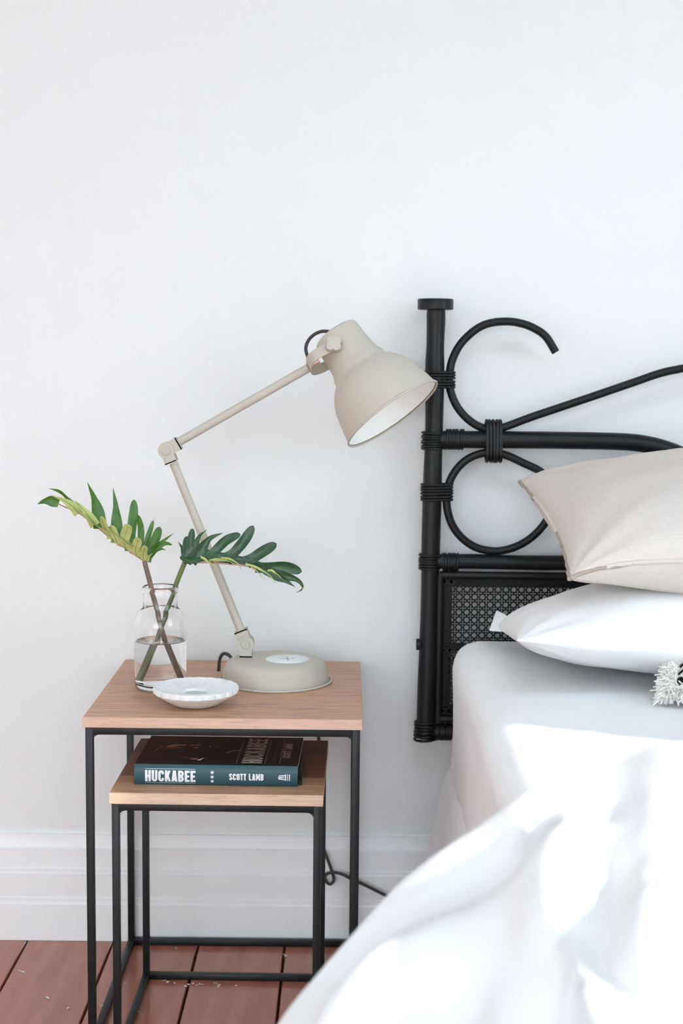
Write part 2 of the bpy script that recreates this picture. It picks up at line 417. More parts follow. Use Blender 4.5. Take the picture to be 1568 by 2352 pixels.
# ------------------------------------------------------------------ desk lamp
ZT = .5131; LX, LY = -.1140, -.1812; YL = -.165
lamp = thing('desk_lamp', 'beige metal desk lamp with jointed arm and bell-shaped shade on the taller table', 'lamp', (LX, LY, ZT))
MT = Matrix.Translation((LX, LY, ZT))
base = MB().lathe([(0, .0016), (.088, .0016), (.0886, .004), (.0868, .012), (.0838, .022), (.0805, .0295), (.0755, .0338), (.068, .0363), (.055, .0370), (0, .0372)], 72, MT).build('base', 'lamp_paint', lamp, 60)
MB().lathe([(.084, 0), (.0922, 0), (.0936, .0009), (.0940, .0024), (.0930, .0038), (.0914, .0042), (.0905, .0034), (.0895, .0016), (.084, .0016)], 72, MT).build('base_rim', 'lamp_paint', base, 60)
PC = Vector((-.0942, -.1875, ZT + .0370))
pad = MB().lathe([(0, 0), (.0352, 0), (.0355, .0004), (.0350, .0008), (0, .0009)], 56, Matrix.Translation(PC)).build('charging_pad', 'pad_white', base, 60)
cr = MB(); z = PC.z + .0009
for ang in (.15, .15 + PI / 2):
    c_, s_ = math.cos(ang), math.sin(ang)
    def q(u, v): return (PC.x + u * c_ - v * s_, PC.y + u * s_ + v * c_, z)
    cr.prism([q(-.0125, -.0017), q(.0125, -.0017), q(.0125, .0017), q(-.0125, .0017)], (0, 0, .0002))
cr.build('plus_mark', 'pad_grey', pad, 0)
MB().lathe([(0, 0), (.0006, 0), (.0006, .0002), (0, .0002)], 10, Matrix.Translation(PC + Vector((.024, .002, .0009)))).build('indicator_light', 'pad_grey', pad, 0)

J0 = at(565, 1477, YL); J1 = at(383, 1034, YL); J2 = at(703, 848, YL)
ux = Vector((1, 0, 0)); uy = Vector((0, 1, 0)); uz = Vector((0, 0, 1))
armL = (J1 - J0); d1 = armL.normalized(); d2 = (J2 - J1).normalized()
off1 = d1.cross(uy).normalized()
MB().tube([J0 + d1 * .020, J1 - d1 * .022 + ux * .0022], .0071, 20).build('lower_arm', 'lamp_paint', lamp)
MB().tube([J1 + d2 * .020 + uz * .002, J2 + d2 * .004], .0071, 20).build('upper_arm', 'lamp_paint', lamp)
def plate(mb, J, dirs, r, y0, th, hw):
    """flat ear: disc joined to a tongue towards each direction, at depth y0"""
    for d, ln, w in dirs:
        sd = d.cross(uy).normalized(); t0 = math.asin(w / r)
        poly = [J + r * (math.cos(t) * d + math.sin(t) * sd) for t in [lerp(t0, 2 * PI - t0, k / 30) for k in range(31)]]
        poly += [J - sd * w + d * ln, J + sd * w + d * ln]
        mb.prism([p + uy * y0 for p in poly], (0, th, 0))
def joint(J, da, db, nm):
    m = MB(); r = .0132; w = .0115
    # fork of the first member (outer ears) and of the second (inner ears)
    plate(m, J, [(da, .0215, .0100)], r, -.0125, .0022, 0); plate(m, J, [(da, .0215, .0100)], r, .0103, .0022, 0)
    plate(m, J, [(db, .0235, .0108)], r * 1.02, -.0103, .0020, 0); plate(m, J, [(db, .0235, .0108)], r * 1.02, .0083, .0020, 0)
    for d, ln, hw, yy in ((da, .0215, .0100, .0125), (db, .0235, .0108, .0103)):
        s = d.cross(uy).normalized() * hw
        m.prism([J + s + d * (ln - .002) - uy * yy, J + s + d * ln - uy * yy, J - s + d * ln - uy * yy, J - s + d * (ln - .002) - uy * yy], (0, 2 * yy, 0))
    o = m.build(nm, 'lamp_paint', lamp, 30, merge=False)
    sc = MB(); M = Matrix.Translation(J - uy * .0125) @ Matrix.Rotation(PI / 2, 4, 'X')
    sc.lathe([(0, 0), (.0072, 0), (.0072, .0016), (.0066, .0022), (0, .0024)], 28, M)
    so = sc.build('screw', 'lamp_paint', o, 40)
    return o, so
j0, s0 = joint(J0, -uz, d1, 'base_joint'); j1, s1 = joint(J1, -d1, d2, 'elbow_joint')
for so, J, sl in ((s0, J0, Vector((.10, 0, 1)).normalized()), (s1, J1, Vector((1, 0, -.36)).normalized())):
    n_ = sl.cross(uy).normalized() * .0009
    a = J - uy * .0151
    MB().prism([a + n_ + sl * .0058, a - n_ + sl * .0058, a - n_ - sl * .0058, a + n_ - sl * .0058], (0, .0006, 0)).build('slot', 'gap_dark' if 0 else 'pad_grey', so, 0)
# shade
px = .000707
ax = Vector((.574, -.25, -.780)).normalized()
CAP = at(768, 765, -.158)
RP = [(0, 0), (0, 40), (1.2, 48), (4, 53), (8, 55), (20, 55.8), (45, 57), (66, 58.5), (80, 60), (86, 63), (91, 66), (97, 67.3), (102, 68), (107, 72), (114, 80), (124, 89), (137, 97.5),
      (157, 106), (180, 112), (203, 117), (222, 120.5)]
k_ = px / .968
Zq = ax.to_track_quat('Z', 'Y').to_matrix().to_4x4(); MS = Matrix.Translation(CAP) @ Zq
shade = MB().lathe([(r * px * 1.0, z * k_) for z, r in RP], 72, MS, cap=False).build('lamp_shade', 'lamp_paint', lamp, 60, recalc=False)
inn = [(r, z) for z, r in RP if z > 60][::-1]
MB().lathe([((r - 1.6) * px, z * k_) for r, z in inn] + [(0.0, 62 * k_)], 72, MS, cap=False).build('shade_lining', 'lamp_inside', shade, 60, recalc=False)
rim = []
for k in range(13):
    a_ = -PI / 2 + 1.5 * PI * k / 12
    rim.append(((121.6 + 2.3 * math.cos(a_)) * px, (225 + 2.6 * math.sin(a_)) * k_))
MB().lathe([(119 * px, 222 * k_)] + rim, 72, MS, cap=False).build('shade_rim', 'lamp_paint', shade, 70, recalc=False)
bulb = MB().lathe([(0, 150 * k_), (12 * px, 148 * k_), (22 * px, 138 * k_), (26 * px, 124 * k_), (22 * px, 108 * k_), (16 * px, 94 * k_), (13 * px, 84 * k_), (13 * px, 64 * k_)], 32, MS).build('bulb', 'bulb_added_glow', shade, 60)
# yoke: strap around the neck, screwed by a star knob
hw_ = .0445; pa = Vector((0, .952, -.305)).normalized()         # pivot axis, tipped with the shade
ck = at(766, 792, YL - .045); PV = ck + pa * (hw_ + .001)
dn = (PV - J2); dn = (dn - pa * dn.dot(pa)); L_ = dn.length - .004; dn.normalize(); nw = dn.cross(pa).normalized()
RB = .030
pts = [PV - pa * hw_ + dn * .006, PV - pa * hw_ - dn * (L_ - RB) * .5, PV - pa * hw_ - dn * (L_ - RB)]
for k in range(1, 16):
    a_ = PI * k / 16
    ca, sa = math.cos(a_), math.sin(a_)
    pts.append(PV - dn * (L_ - RB) - dn * RB * abs(sa) ** .7 - pa * hw_ * (abs(ca) ** .7) * (1 if ca > 0 else -1))
pts += [PV + pa * hw_ - dn * (L_ - RB), PV + pa * hw_ - dn * (L_ - RB) * .5, PV + pa * hw_ + dn * .006]
sm = MB(); nrm = []
for i, p in enumerate(pts):
    t_ = (pts[min(i + 1, len(pts) - 1)] - pts[max(i - 1, 0)]).normalized(); nrm.append(t_.cross(nw).normalized())
def strap(off, side): return [p + nrm[i] * off + nw * side * .0082 for i, p in enumerate(pts)]
A_, B_, C_, D_ = strap(0, 1), strap(0, -1), strap(.0018, -1), strap(.0018, 1)
sm.grid([A_, B_, C_, D_, A_])
for k in (0, -1): sm.add([A_[k], B_[k], C_[k], D_[k]], [(0, 1, 2, 3)])
yoke = sm.build('yoke', 'lamp_paint', lamp, 40)
def star(n=64):
    out = []
    for k in range(n):
        a_ = 2 * PI * k / n; c_ = abs(math.cos(2 * (a_ - .25)))
        out.append(.0098 + .0042 * c_ ** .7)
    return out
sr = star(); km = MB(); kx_, kz_ = dn, nw
ringv = []
for yy, f_ in ((0, .96), (-.001, 1), (-.0085, 1), (-.0098, .94), (-.010, .88)):
    ringv.append([ck + pa * yy + (kx_ * math.cos(2 * PI * k / 64) + kz_ * math.sin(2 * PI * k / 64)) * sr[k] * f_ for k in range(64)])
km.grid(ringv, closed_u=True); km.add(ringv[-1], [tuple(range(64))]); km.add(ringv[0], [tuple(range(64))[::-1]])
km.build('star_knob', 'lamp_paint', lamp, 35)
gl = PV - dn * (L_ - .010)
MB().tube([gl - dn * .006, gl + dn * .010], .0042, 14).build('cable_gland', 'copper', lamp)
# cord: short arc at the head, then from the base down behind the table to the skirting
cpts = smoothpts([at(758, 762, YL + .012), at(740, 761, YL + .012), at(722, 768, YL + .010), at(708, 782, YL + .008), at(702, 800, YL + .006), at(706, 818, YL + .003), at(716, 838, YL), gl + dn * .004], 6)
MB().tube(cpts, .0028, 10).build('head_cord', 'cord_grey', lamp)
cpts = smoothpts([(LX - .072, LY + .035, ZT + .024), at(527, 1506, -.13), at(514, 1501, -.125), at(506, 1510, -.12), at(503, 1528, -.115), at(506, 1546, -.11), (-.185, -.085, ZT + .004), (-.14, -.055, ZT + .0035), (-.10, -.040, ZT + .0035),
                  (-.072, -.021, ZT + .0030), (-.066, -.0135, ZT - .01), (-.055, -.0100, .45), (-.043, -.0100, .34), (-.046, -.010, .25), (-.040, -.024, .215)] +
                 [at(x, y, -.0262) for x, y in ((733, 1925), (745, 1955), (755, 1982), (763, 2005), (766, 2020), (760, 2030), (752, 2028), (746, 2017))] +
                 [at(x, y, -.0325) for x, y in ((750, 2007), (765, 2004), (785, 2008), (810, 2020), (840, 2034), (872, 2050))] + [at(915, 2072, -.03), at(960, 2100, -.03)], 7)
MB().tube(cpts, .0029, 10).build('power_cord', 'cord_grey', lamp)

# ------------------------------------------------------------------ glass bottle, water, leaves
VX, VY = -.2947, -.2410
MV = Matrix.Translation((VX, VY, ZT))
outer = [(0, .0004), (.030, .0004), (.0365, .0010), (.0395, .0040), (.0408, .0085), (.0412, .014), (.0413, .060), (.0413, .100), (.0408, .109), (.0390, .1165), (.0352, .1235), (.0308, .1275), (.0282, .1300), (.0272, .1330), (.0271, .145), (.0272, .1535),
         (.0280, .1552), (.0290, .1572), (.0292, .1600), (.0287, .1628), (.0272, .1645)]
inner = [(.0256, .1645), (.0246, .1630), (.0243, .1600), (.0243, .133), (.0250, .1285), (.0278, .1246), (.0325, .1205), (.0362, .1140), (.0380, .1070), (.0385, .100), (.0386, .060), (.0386, .016), (.0380, .0115), (.0355, .0085), (.028, .0075), (0, .0080)]
vase = thing('glass_bottle_vase', 'clear glass apothecary bottle used as a vase, standing left of the lamp', 'vase', (VX, VY, ZT))
MB().lathe(outer + inner, 72, MV).build('bottle', 'glass', vase, 50)
wz = .0765
wprof = [(0, .0081), (.028, .0076), (.0357, .0086), (.0382, .0117), (.0388, .016), (.0388, wz + .0012), (.0380, wz + .0004), (.0365, wz), (0, wz)]
wo = MB().lathe(wprof, 72, MV).build('water', 'water', None, 30)
tag(wo, 'clear water half filling the glass bottle vase', 'water')

def leaf(name, label, mid, lobes, topmat, stem, stem_r, stem_mat, Ym, bands=()):
    base_p = Vector(mid[0])
    t = thing(name, label, 'leaf', tuple(base_p), 'cut leaves in the glass bottle')
    MB().tube(smoothpts(stem, 8), stem_r, 12).build('petiole', stem_mat, t)
    ms = smoothpts(mid, 6)
    b = MB(); v = MB()
    def tang(p):
        i = min(range(len(ms)), key=lambda i: (ms[i] - p).length_squared); return (ms[min(i + 1, len(ms) - 1)] - ms[max(i - 1, 0)]).normalized()
    for lo in lobes:
        sp, w, front, style = lo['sp'], lo['w'], lo['front'], lo.get('style', 'point')
        P = smoothpts(sp, 8); n = len(P)
        ln = [0.]
        for i in range(1, n): ln.append(ln[-1] + (P[i] - P[i - 1]).length)
        mt = tang(P[0]) if 'ref' not in lo else lo['ref']
        top, bot = [], []
        for i in range(n):
            tt = ln[i] / ln[-1]
            d = (P[min(i + 1, n - 1)] - P[max(i - 1, 0)]).normalized()
            sd = (mt - d * mt.dot(d))
            if sd.length < .05: sd = uz - d * uz.dot(d)
            sd.normalize(); nr = sd.cross(d).normalized()
            if nr.y > 0: nr = -nr           # towards the camera side
            if style == 'point': hw = w * (1 - tt ** 2.2) * (.80 + .35 * math.sin(PI * min(1, tt * 1.6)))
            else: hw = w * math.sqrt(max(0, 1 - tt ** 5)) * (.80 + .25 * tt)
            hw += w * lo.get('flare', .4) * max(0, 1 - tt / .26) ** 1.6
            hw = max(hw, .0002)
            c = lo.get('cup', .18)
            rt = []; rb = []
            for q in (-1, -.5, 0, .5, 1):
                wv = .0008 * math.sin(9 * tt + 3 * q) * (abs(q))
                p = P[i] + sd * hw * q + nr * (c * hw * q * q * (1 if front == 'top' else -1) + wv)
                rt.append(p + nr * .00035); rb.append(p - nr * .00035)
            top.append(rt); bot.append(rb)
        mf, mbk = (0, 1) if front == 'top' else (1, 0)
        b.grid(top, mf); b.grid(bot, mbk, flip=True)
        ring = [r[0] for r in top] + [top[-1][k] for k in range(1, 5)] + [r[4] for r in top[::-1]]
        ring2 = [r[0] for r in bot] + [bot[-1][k] for k in range(1, 5)] + [r[4] for r in bot[::-1]]
        b.grid([ring, ring2], 1)
        if w > .0022:
            vp = [top[i][2] + (top[i][2] - bot[i][2]).normalized() * .0002 for i in range(0, n - 2)]
            v.tube(vp, [lerp(.00042, .0002, i / len(vp)) for i in range(len(vp))], 5, caps=False)
    for lowc, upc, front in bands:
        A, B = smoothpts(lowc, 6), smoothpts(upc, 6); n = min(len(A), len(B))
        mf, mbk = (0, 1) if front == 'top' else (1, 0)
        r1 = [[A[i].lerp(B[i], q) + uy * (-.0003 + .002 * math.sin(PI * q)) for i in range(n)] for q in (0, .33, .66, 1)]
        r2 = [[p + uy * .0006 for p in r] for r in r1]
        b.grid(r1, mf); b.grid(r2, mbk, flip=True)
        b.grid([r1[-1], r2[-1]], 1); b.grid([[r1[q][0] for q in range(4)], [r2[q][0] for q in range(4)]], 1); b.grid([[r1[q][-1] for q in range(4)], [r2[q][-1] for q in range(4)]], 1)
    bl = b.build('blade', [topmat, 'leaf_under'], t, 60, merge=False, recalc=False)
    MB().tube(ms, [lerp(.0021, .0006, i / len(ms)) for i in range(len(ms))], 8).build('midrib', 'midrib_pink', bl)
    v.build('veins', 'leaf_vein', bl)
    return t

def zp5(x, y, Y): return at(80 + x * .2105, 1100 + y * .2105, Y)
def zp6(x, y, Y): return at(390 + x * .2041, 1190 + y * .2041, Y)
PXM = 1 / 1462.0      # metres per photograph pixel at the leaves
Y1 = -.247
mid1 = [zp5(1196, 895, Y1), zp5(1000, 762, Y1), zp5(820, 637, Y1), zp5(640, 492, Y1), zp5(470, 367, Y1), zp5(330, 307, Y1), zp5(250, 272, Y1), zp5(140, 245, Y1)]
def L1(pts, w, front='top', dy=(0, .03), **kw):
    n = len(pts); return dict(sp=[zp5(x, y, Y1 + lerp(dy[0], dy[1], i / (n - 1))) for i, (x, y) in enumerate(pts)], w=w * .2105 * PXM * .62, front=front, **kw)
lob1 = [
    L1([(262, 262), (180, 240), (100, 245), (25, 277)], 92, dy=(0, -.005), ref=Vector((0, 0, 1)), flare=0),
    L1([(510, 350), (400, 240), (290, 145), (150, 105)], 78, dy=(.004, .03), flare=.3, ref=Vector((.6, 0, -.8))),
    L1([(715, 545), (690, 380), (640, 200), (574, 36)], 108),
    L1([(905, 690), (890, 480), (880, 280), (853, 95)], 96),
    L1([(1045, 790), (1050, 580), (1075, 380), (1083, 226)], 92, style='round'),
    L1([(1150, 830), (1155, 660), (1152, 520), (1126, 394)], 64, style='round'),
    L1([(1195, 880), (1215, 700), (1255, 570), (1292, 452)], 50, style='round', dy=(0, .022)),
    L1([(1205, 890), (1262, 760), (1325, 630), (1362, 522)], 92, style='round', dy=(0, .016)),
    L1([(1210, 885), (1320, 750), (1430, 655), (1516, 592)], 62, dy=(0, .01), ref=Vector((.7, 0, -.7))),
    L1([(1215, 890), (1320, 775), (1420, 705), (1497, 720)], 40, dy=(0, -.004), style='round', ref=Vector((.7, 0, -.7))),
    L1([(1215, 895), (1300, 800), (1380, 765), (1425, 780)], 26, dy=(0, -.010), style='round', ref=Vector((.7, 0, -.7))),
    # near half, seen from its pale underside
    L1([(985, 752), (975, 660), (1000, 570), (1020, 500)], 104, 'under', (-.002, -.026), style='round', flare=1.1),
    L1([(1110, 835), (1098, 760), (1115, 700), (1125, 645)], 92, 'under', (-.002, -.024), style='round', flare=1.0),
    L1([(1185, 885), (1182, 820), (1195, 770), (1205, 735)], 66, 'under', (-.002, -.020), style='round', flare=.8),
    L1([(1215, 890), (1230, 860), (1255, 835), (1285, 815)], 34, 'under', (-.002, -.016), flare=.5, ref=Vector((.7, 0, -.7))),
    L1([(840, 655), (790, 570), (745, 480), (722, 412)], 74, 'under', (-.002, -.022), style='round', flare=1.2),
    L1([(900, 705), (880, 650), (850, 570), (830, 510)], 90, 'under', (-.002, -.014), style='round', flare=1.2),
    L1([(660, 512), (600, 420), (510, 310), (425, 232)], 76, 'under', (-.002, -.018), flare=.5, ref=Vector((-.75, 0, -.65))),
    L1([(480, 375), (400, 290), (300, 225), (190, 188)], 76, 'under', (-.002, -.016), flare=.5, ref=Vector((-.5, 0, -.85))),
]
st1 = [at(331.5, 1289, Y1), at(337, 1310, Y1), at(352, 1368, Y1 - .001), at(374, 1455, Y1 - .002), Vector((VX + .026, VY + .004, ZT + .0115))]
leaf('philodendron_leaf', 'left-hand lobed green leaf reaching up and left, pale yellow-green underside showing', mid1, lob1, 'leaf_mid', st1, .0040, 'petiole_brown', Y1, [
    ([zp5(x, y, Y1 - .001) for x, y in ((480, 374), (640, 493), (820, 638), (1000, 763), (1110, 838), (1196, 890))], [zp5(x, y, Y1 - .012) for x, y in ((480, 335), (675, 505), (900, 612), (1022, 712), (1145, 742), (1232, 822))], 'under'),
    ([zp5(x, y, Y1 + .001) for x, y in ((480, 374), (640, 493), (820, 638), (1000, 763), (1110, 838), (1196, 890))], [zp5(x, y, Y1 + .012) for x, y in ((500, 330), (620, 380), (815, 530), (985, 640), (1110, 690), (1250, 668))], 'top')])

Y2 = -.236
mid2 = [zp6(168, 488, Y2), zp6(265, 494, Y2), zp6(450, 498, Y2), zp6(650, 514, Y2), zp6(850, 537, Y2), zp6(1000, 572, Y2), zp6(1180, 630, Y2), zp6(1400, 690, Y2)]
def L2(pts, w, front='top', dy=(0, .012), **kw):
    n = len(pts); return dict(sp=[zp6(x, y, Y2 + lerp(dy[0], dy[1], i / (n - 1))) for i, (x, y) in enumerate(pts)], w=w * .2041 * PXM * .66, front=front, **kw)
lob2 = [
    L2([(180, 480), (160, 400), (135, 330), (93, 265)], 52, style='point', ref=Vector((1, 0, 0))),
    L2([(190, 480), (185, 390), (183, 290), (190, 204)], 66, style='round', ref=Vector((1, 0, 0))),
    L2([(205, 485), (225, 370), (240, 230), (255, 117)], 72, style='round', ref=Vector((1, 0, 0))),
    L2([(215, 485), (270, 360), (330, 210), (415, 128)], 78, ref=Vector((1, 0, .4))),
    L2([(235, 490), (340, 370), (450, 230), (600, 165)], 92, ref=Vector((.75, 0, -.65)), flare=.4),
    L2([(425, 460), (500, 380), (640, 250), (795, 178)], 92, style='round', flare=.5),
    L2([(630, 468), (720, 390), (840, 250), (940, 84)], 100, style='round', flare=.5),
    L2([(850, 505), (920, 460), (1060, 370), (1200, 285)], 104, style='round', flare=.5),
    L2([(960, 555), (1120, 560), (1310, 555), (1485, 605)], 112, dy=(0, -.004), style='round', flare=0, ref=Vector((0, 0, 1))),
    L2([(1060, 585), (1220, 640), (1400, 680), (1480, 740), (1488, 800), (1425, 838)], 84, dy=(-.001, -.014), flare=0, ref=Vector((.3, 0, 1))),
    L2([(1110, 600), (1200, 650), (1310, 710), (1408, 775)], 76, dy=(-.001, -.010), flare=0, ref=Vector((.4, 0, 1))),
    L2([(350, 460), (270, 480), (190, 470), (112, 435)], 56, dy=(-.004, -.014), style='round', flare=0, ref=Vector((0, 0, 1))),
    L2([(175, 480), (205, 495), (225, 510), (240, 528)], 60, dy=(-.004, -.010), style='point', flare=0, ref=Vector((1, 0, .3))),
    L2([(345, 440), (400, 470), (460, 515), (522, 556)], 22, 'under', (-.006, -.03), flare=.3, ref=Vector((0, 0, 1))),
    L2([(440, 480), (560, 470), (660, 485), (740, 525)], 26, 'under', (-.002, -.014), flare=0, ref=Vector((0, 0, 1))),
    L2([(575, 448), (680, 462), (760, 510), (805, 582)], 18, 'under', (-.004, -.026), flare=.2, ref=Vector((.3, 0, 1))),
    L2([(850, 520), (950, 545), (1060, 600), (1130, 655), (1186, 730)], 18, 'under', (-.004, -.028), flare=.4, ref=Vector((.3, 0, 1))),
    L2([(930, 565), (965, 585), (1000, 620), (1026, 660)], 10, 'under', (-.003, -.02), flare=.2, ref=Vector((.3, 0, 1))),
    L2([(1100, 590), (1150, 592), (1200, 625), (1250, 670)], 18, 'under', (-.005, -.012), flare=.1, ref=Vector((0, 0, 1))),
]
st2 = [zp6(172, 488, Y2), at(420, 1302, Y2), at(405, 1340, Y2 + .002), at(385, 1400, Y2 + .005), at(362, 1465, Y2 + .008), Vector((VX - .024, VY + .010, ZT + .0115))]
leaf('philodendron_leaf', 'right-hand lobed dark green leaf arching right in front of the lamp arm', mid2, lob2, 'leaf_dark', st2, .0040, 'petiole_green', Y2, [
    ([zp6(x, y, Y2 + .001) for x, y in ((175, 488), (300, 494), (450, 498), (650, 514), (850, 537), (1000, 572), (1150, 615))], [zp6(x, y, Y2 + .005) for x, y in ((175, 380), (345, 300), (452, 362), (605, 390), (842, 440), (1105, 520), (1170, 540))], 'top')])

# ------------------------------------------------------------------ scalloped dish
DX, DY = -.2262, -.3560
NP = 21
def scal(a): return abs(math.sin(NP * (a + .07) / 2))
dish = MB()
MD = Matrix.Translation((DX, DY, ZT))
def drf(r, z, a):
    if r > .055: return r * (.950 + .050 * scal(a) ** .55)
    return r
def dz(r, z, a): return z
vsn = 252; rows = []
outp = [(.0001, 0), (.022, 0), (.028, .0006), (.036, .0034), (.046, .0092), (.056, .0155), (.0628, .0195), (.0650, .0215), (.0652, .0250), (.0650, .0285), (.0640, .0292)]
inp = [(.0615, .0288), (.056, .0272), (.048, .0250), (.040, .0232), (.032, .0220), (.0235, .0214), (.0212, .0214), (.0204, .0205), (.0200, .0175), (.0001, .0168)]
for i, (r, z) in enumerate(outp + inp):
    row = []
    for k in range(vsn):
        a = 2 * PI * k / vsn; rr = drf(r, z, a); zz = z
        if i >= len(outp) and .023 < r:
            g = (r - .022) / .04; zz -= .0011 * (1 - scal(a)) * g + .00035 * (1 + math.cos(NP * 4 * a)) * min(1, g * 3)
        row.append(MD @ Vector((rr * math.cos(a), rr * math.sin(a), zz)))
    rows.append(row)
dish.grid(rows, closed_u=True)
dt = thing('scalloped_dish', 'small white stone dish with scalloped petal rim in front of the bottle', 'dish', (DX, DY, ZT))
dob = dish.build('bowl', 'white_stone', dt, 35)
wl = MB().lathe([(.0001, .0176), (.0185, .0176), (.0185, .0178), (.012, .0182), (.006, .0186), (.0001, .0186)], 40, MD).build('carved_centre', 'well_grey', dob, 50)

# ------------------------------------------------------------------ book
BZ = .4104; BT = .0310; BL = .2415; BD = .166
BA = Vector((-.3096, -.4335, BZ)); byaw = -.022
bk = thing('hardcover_book', 'black and teal hardcover biography lying face up on the lower table', 'book', tuple(BA))
bx = Vector((math.cos(byaw), math.sin(byaw), 0)); by = Vector((-math.sin(byaw), math.cos(byaw), 0))
def bp(u, v, w): return BA + bx * u + by * v + uz * w          # along spine, depth, height
def spine_y(w):
    t = (w - BT / 2) / (BT / 2); return .0042 * min(1, abs(t)) ** 2.6
arc = [(spine_y(w), w) for w in [BT * k / 14 for k in range(15)]]
# jacket: back cover, spine, front cover as one bent sheet
jk = MB()
prof_o = [(BD, .0002)] + [(y, max(.0002, w)) for y, w in arc] + [(.0095, BT - .0002), (.014, BT - .0006), (.03, BT), (BD, BT)]
th = .0024
def inset(i):
    y, w = prof_o[i]
    a = prof_o[max(0, i - 1)]; b_ = prof_o[min(len(prof_o) - 1, i + 1)]
    tx, tw = b_[0] - a[0], b_[1] - a[1]; l = math.hypot(tx, tw); nx, nz = tw / l, -tx / l
    return (y + nx * th, w + nz * th)
prof_i = [inset(i) for i in range(len(prof_o))]
rows = [[bp(u, y, w) for (y, w) in prof_o] for u in (0, BL)]
inr = [[bp(u, y, w) for (y, w) in prof_i] for u in (0, BL)]
n_o = len(prof_o)
for j in range(n_o - 1):
    ymid = (prof_o[j][0] + prof_o[j + 1][0]) / 2; wmid = (prof_o[j][1] + prof_o[j + 1][1]) / 2
    mi = 1 if (ymid < .0072 and .0 < wmid < BT + .001 and 0 < j < 15) else 0
    jk.add([rows[0][j], rows[1][j], rows[1][j + 1], rows[0][j + 1]], [(0, 1, 2, 3)], mi)
    jk.add([inr[0][j], inr[1][j], inr[1][j + 1], inr[0][j + 1]], [(3, 2, 1, 0)], 0)
    for k in (0, 1): jk.add([rows[k][j], rows[k][j + 1], inr[k][j + 1], inr[k][j]], [(0, 1, 2, 3)], 2 if (k == 1 and wmid > BT * .5) else 0)
for k in (0, -1): jk.add([rows[0][k], rows[1][k], inr[1][k], inr[0][k]], [(0, 1, 2, 3)], 0)
jacket = jk.build('jacket', ['jacket_black', 'jacket_teal', 'jacket_white_edge'], bk, 30)
pg = MB(); pg.bbox(.004, BL - .0055, .0045, BD - .005, .003, BT - .003, .0005, xf=Matrix.Translation(BA) @ Matrix.Rotation(byaw, 4, 'Z'))
pg.build('page_block', 'page_paper', bk, 0)
MB().bbox(BL - .001, BL + .0055, .012, .105, .0004, .0070, .0006, xf=Matrix.Translation(BA) @ Matrix.Rotation(byaw, 4, 'Z')).build('back_board', 'jacket_black', bk, 0)
MB().bbox(BL - .001, BL + .0035, .030, .100, .0070, .0165, .0006, xf=Matrix.Translation(BA) @ Matrix.Rotation(byaw, 4, 'Z')).build('jacket_flap', 'jacket_black', bk, 0)

# condensed block lettering drawn as strokes
def arcp(cx_, cy_, rx, ry, a0, a1, n=9): return [(cx_ + rx * math.cos(lerp(a0, a1, k / n)), cy_ + ry * math.sin(lerp(a0, a1, k / n))) for k in range(n + 1)]
def glyph(ch, w, s):
    a, b, h = s / 2, w - s / 2, s / 2; r = (b - a) / 2; m = (a + b) / 2
    if ch == 'H': return [[(a, 0), (a, 1)], [(b, 0), (b, 1)], [(a, .5), (b, .5)]]
    if ch == 'U': return [[(a, 1), (a, r + h)] + arcp(m, r + h, r, r, PI, 2 * PI) + [(b, 1)]]
    if ch == 'C': return [[(b, .66), (b, 1 - h - r)] + arcp(m, 1 - h - r, r, r, 0, PI) + arcp(m, h + r, r, r, PI, 2 * PI) + [(b, .34)]]
    if ch == 'O': return [[(b, .5), (b, 1 - h - r)] + arcp(m, 1 - h - r, r, r, 0, PI) + arcp(m, h + r, r, r, PI, 2 * PI) + [(b, .52)]]
    if ch == 'K': return [[(a, 0), (a, 1)], [(b + .01, 1), (a + s * .35, .42)], [(m - .02, .60), (b + .02, 0)]]
    if ch == 'A': return [[(a - .01, 0), (m - s * .12, 1)], [(b + .01, 0), (m + s * .12, 1)], [(a + .05, .22), (b - .05, .22)]]
    if ch == 'B': return [[(a, 0), (a, 1)], [(a, 1 - h), (m, 1 - h)] + arcp(m, .75 - h * .3, b - m, .25 - h * .7, PI / 2, -PI / 2) + [(a, .5)], [(a, .5), (m, .5)] + arcp(m, .25 + h * .3, b - m, .25 - h * .7 + .0, PI / 2, -PI / 2) + [(a, h)]]
    if ch == 'E': return [[(a, 0), (a, 1)], [(a, 1 - h), (w, 1 - h)], [(a, .5), (w - .04, .5)], [(a, h), (w, h)]]
    if ch == 'S': return [[(b, .70), (b, 1 - h - r)] + arcp(m, 1 - h - r, r, r, 0, PI) + [(a, .68), (m, .5), (b, .34)] + arcp(m, h + r, r, r, 0, -PI) + [(a, .30)]]
    if ch == 'T': return [[(0, 1 - h), (w, 1 - h)], [(m, 0), (m, 1)]]
    if ch == 'L': return [[(a, 0), (a, 1)], [(a, h), (w, h)]]
    if ch == 'M': return [[(a, 0), (a, 1)], [(b, 0), (b, 1)], [(a, 1), (m, .25)], [(b, 1), (m, .25)]]
    return []
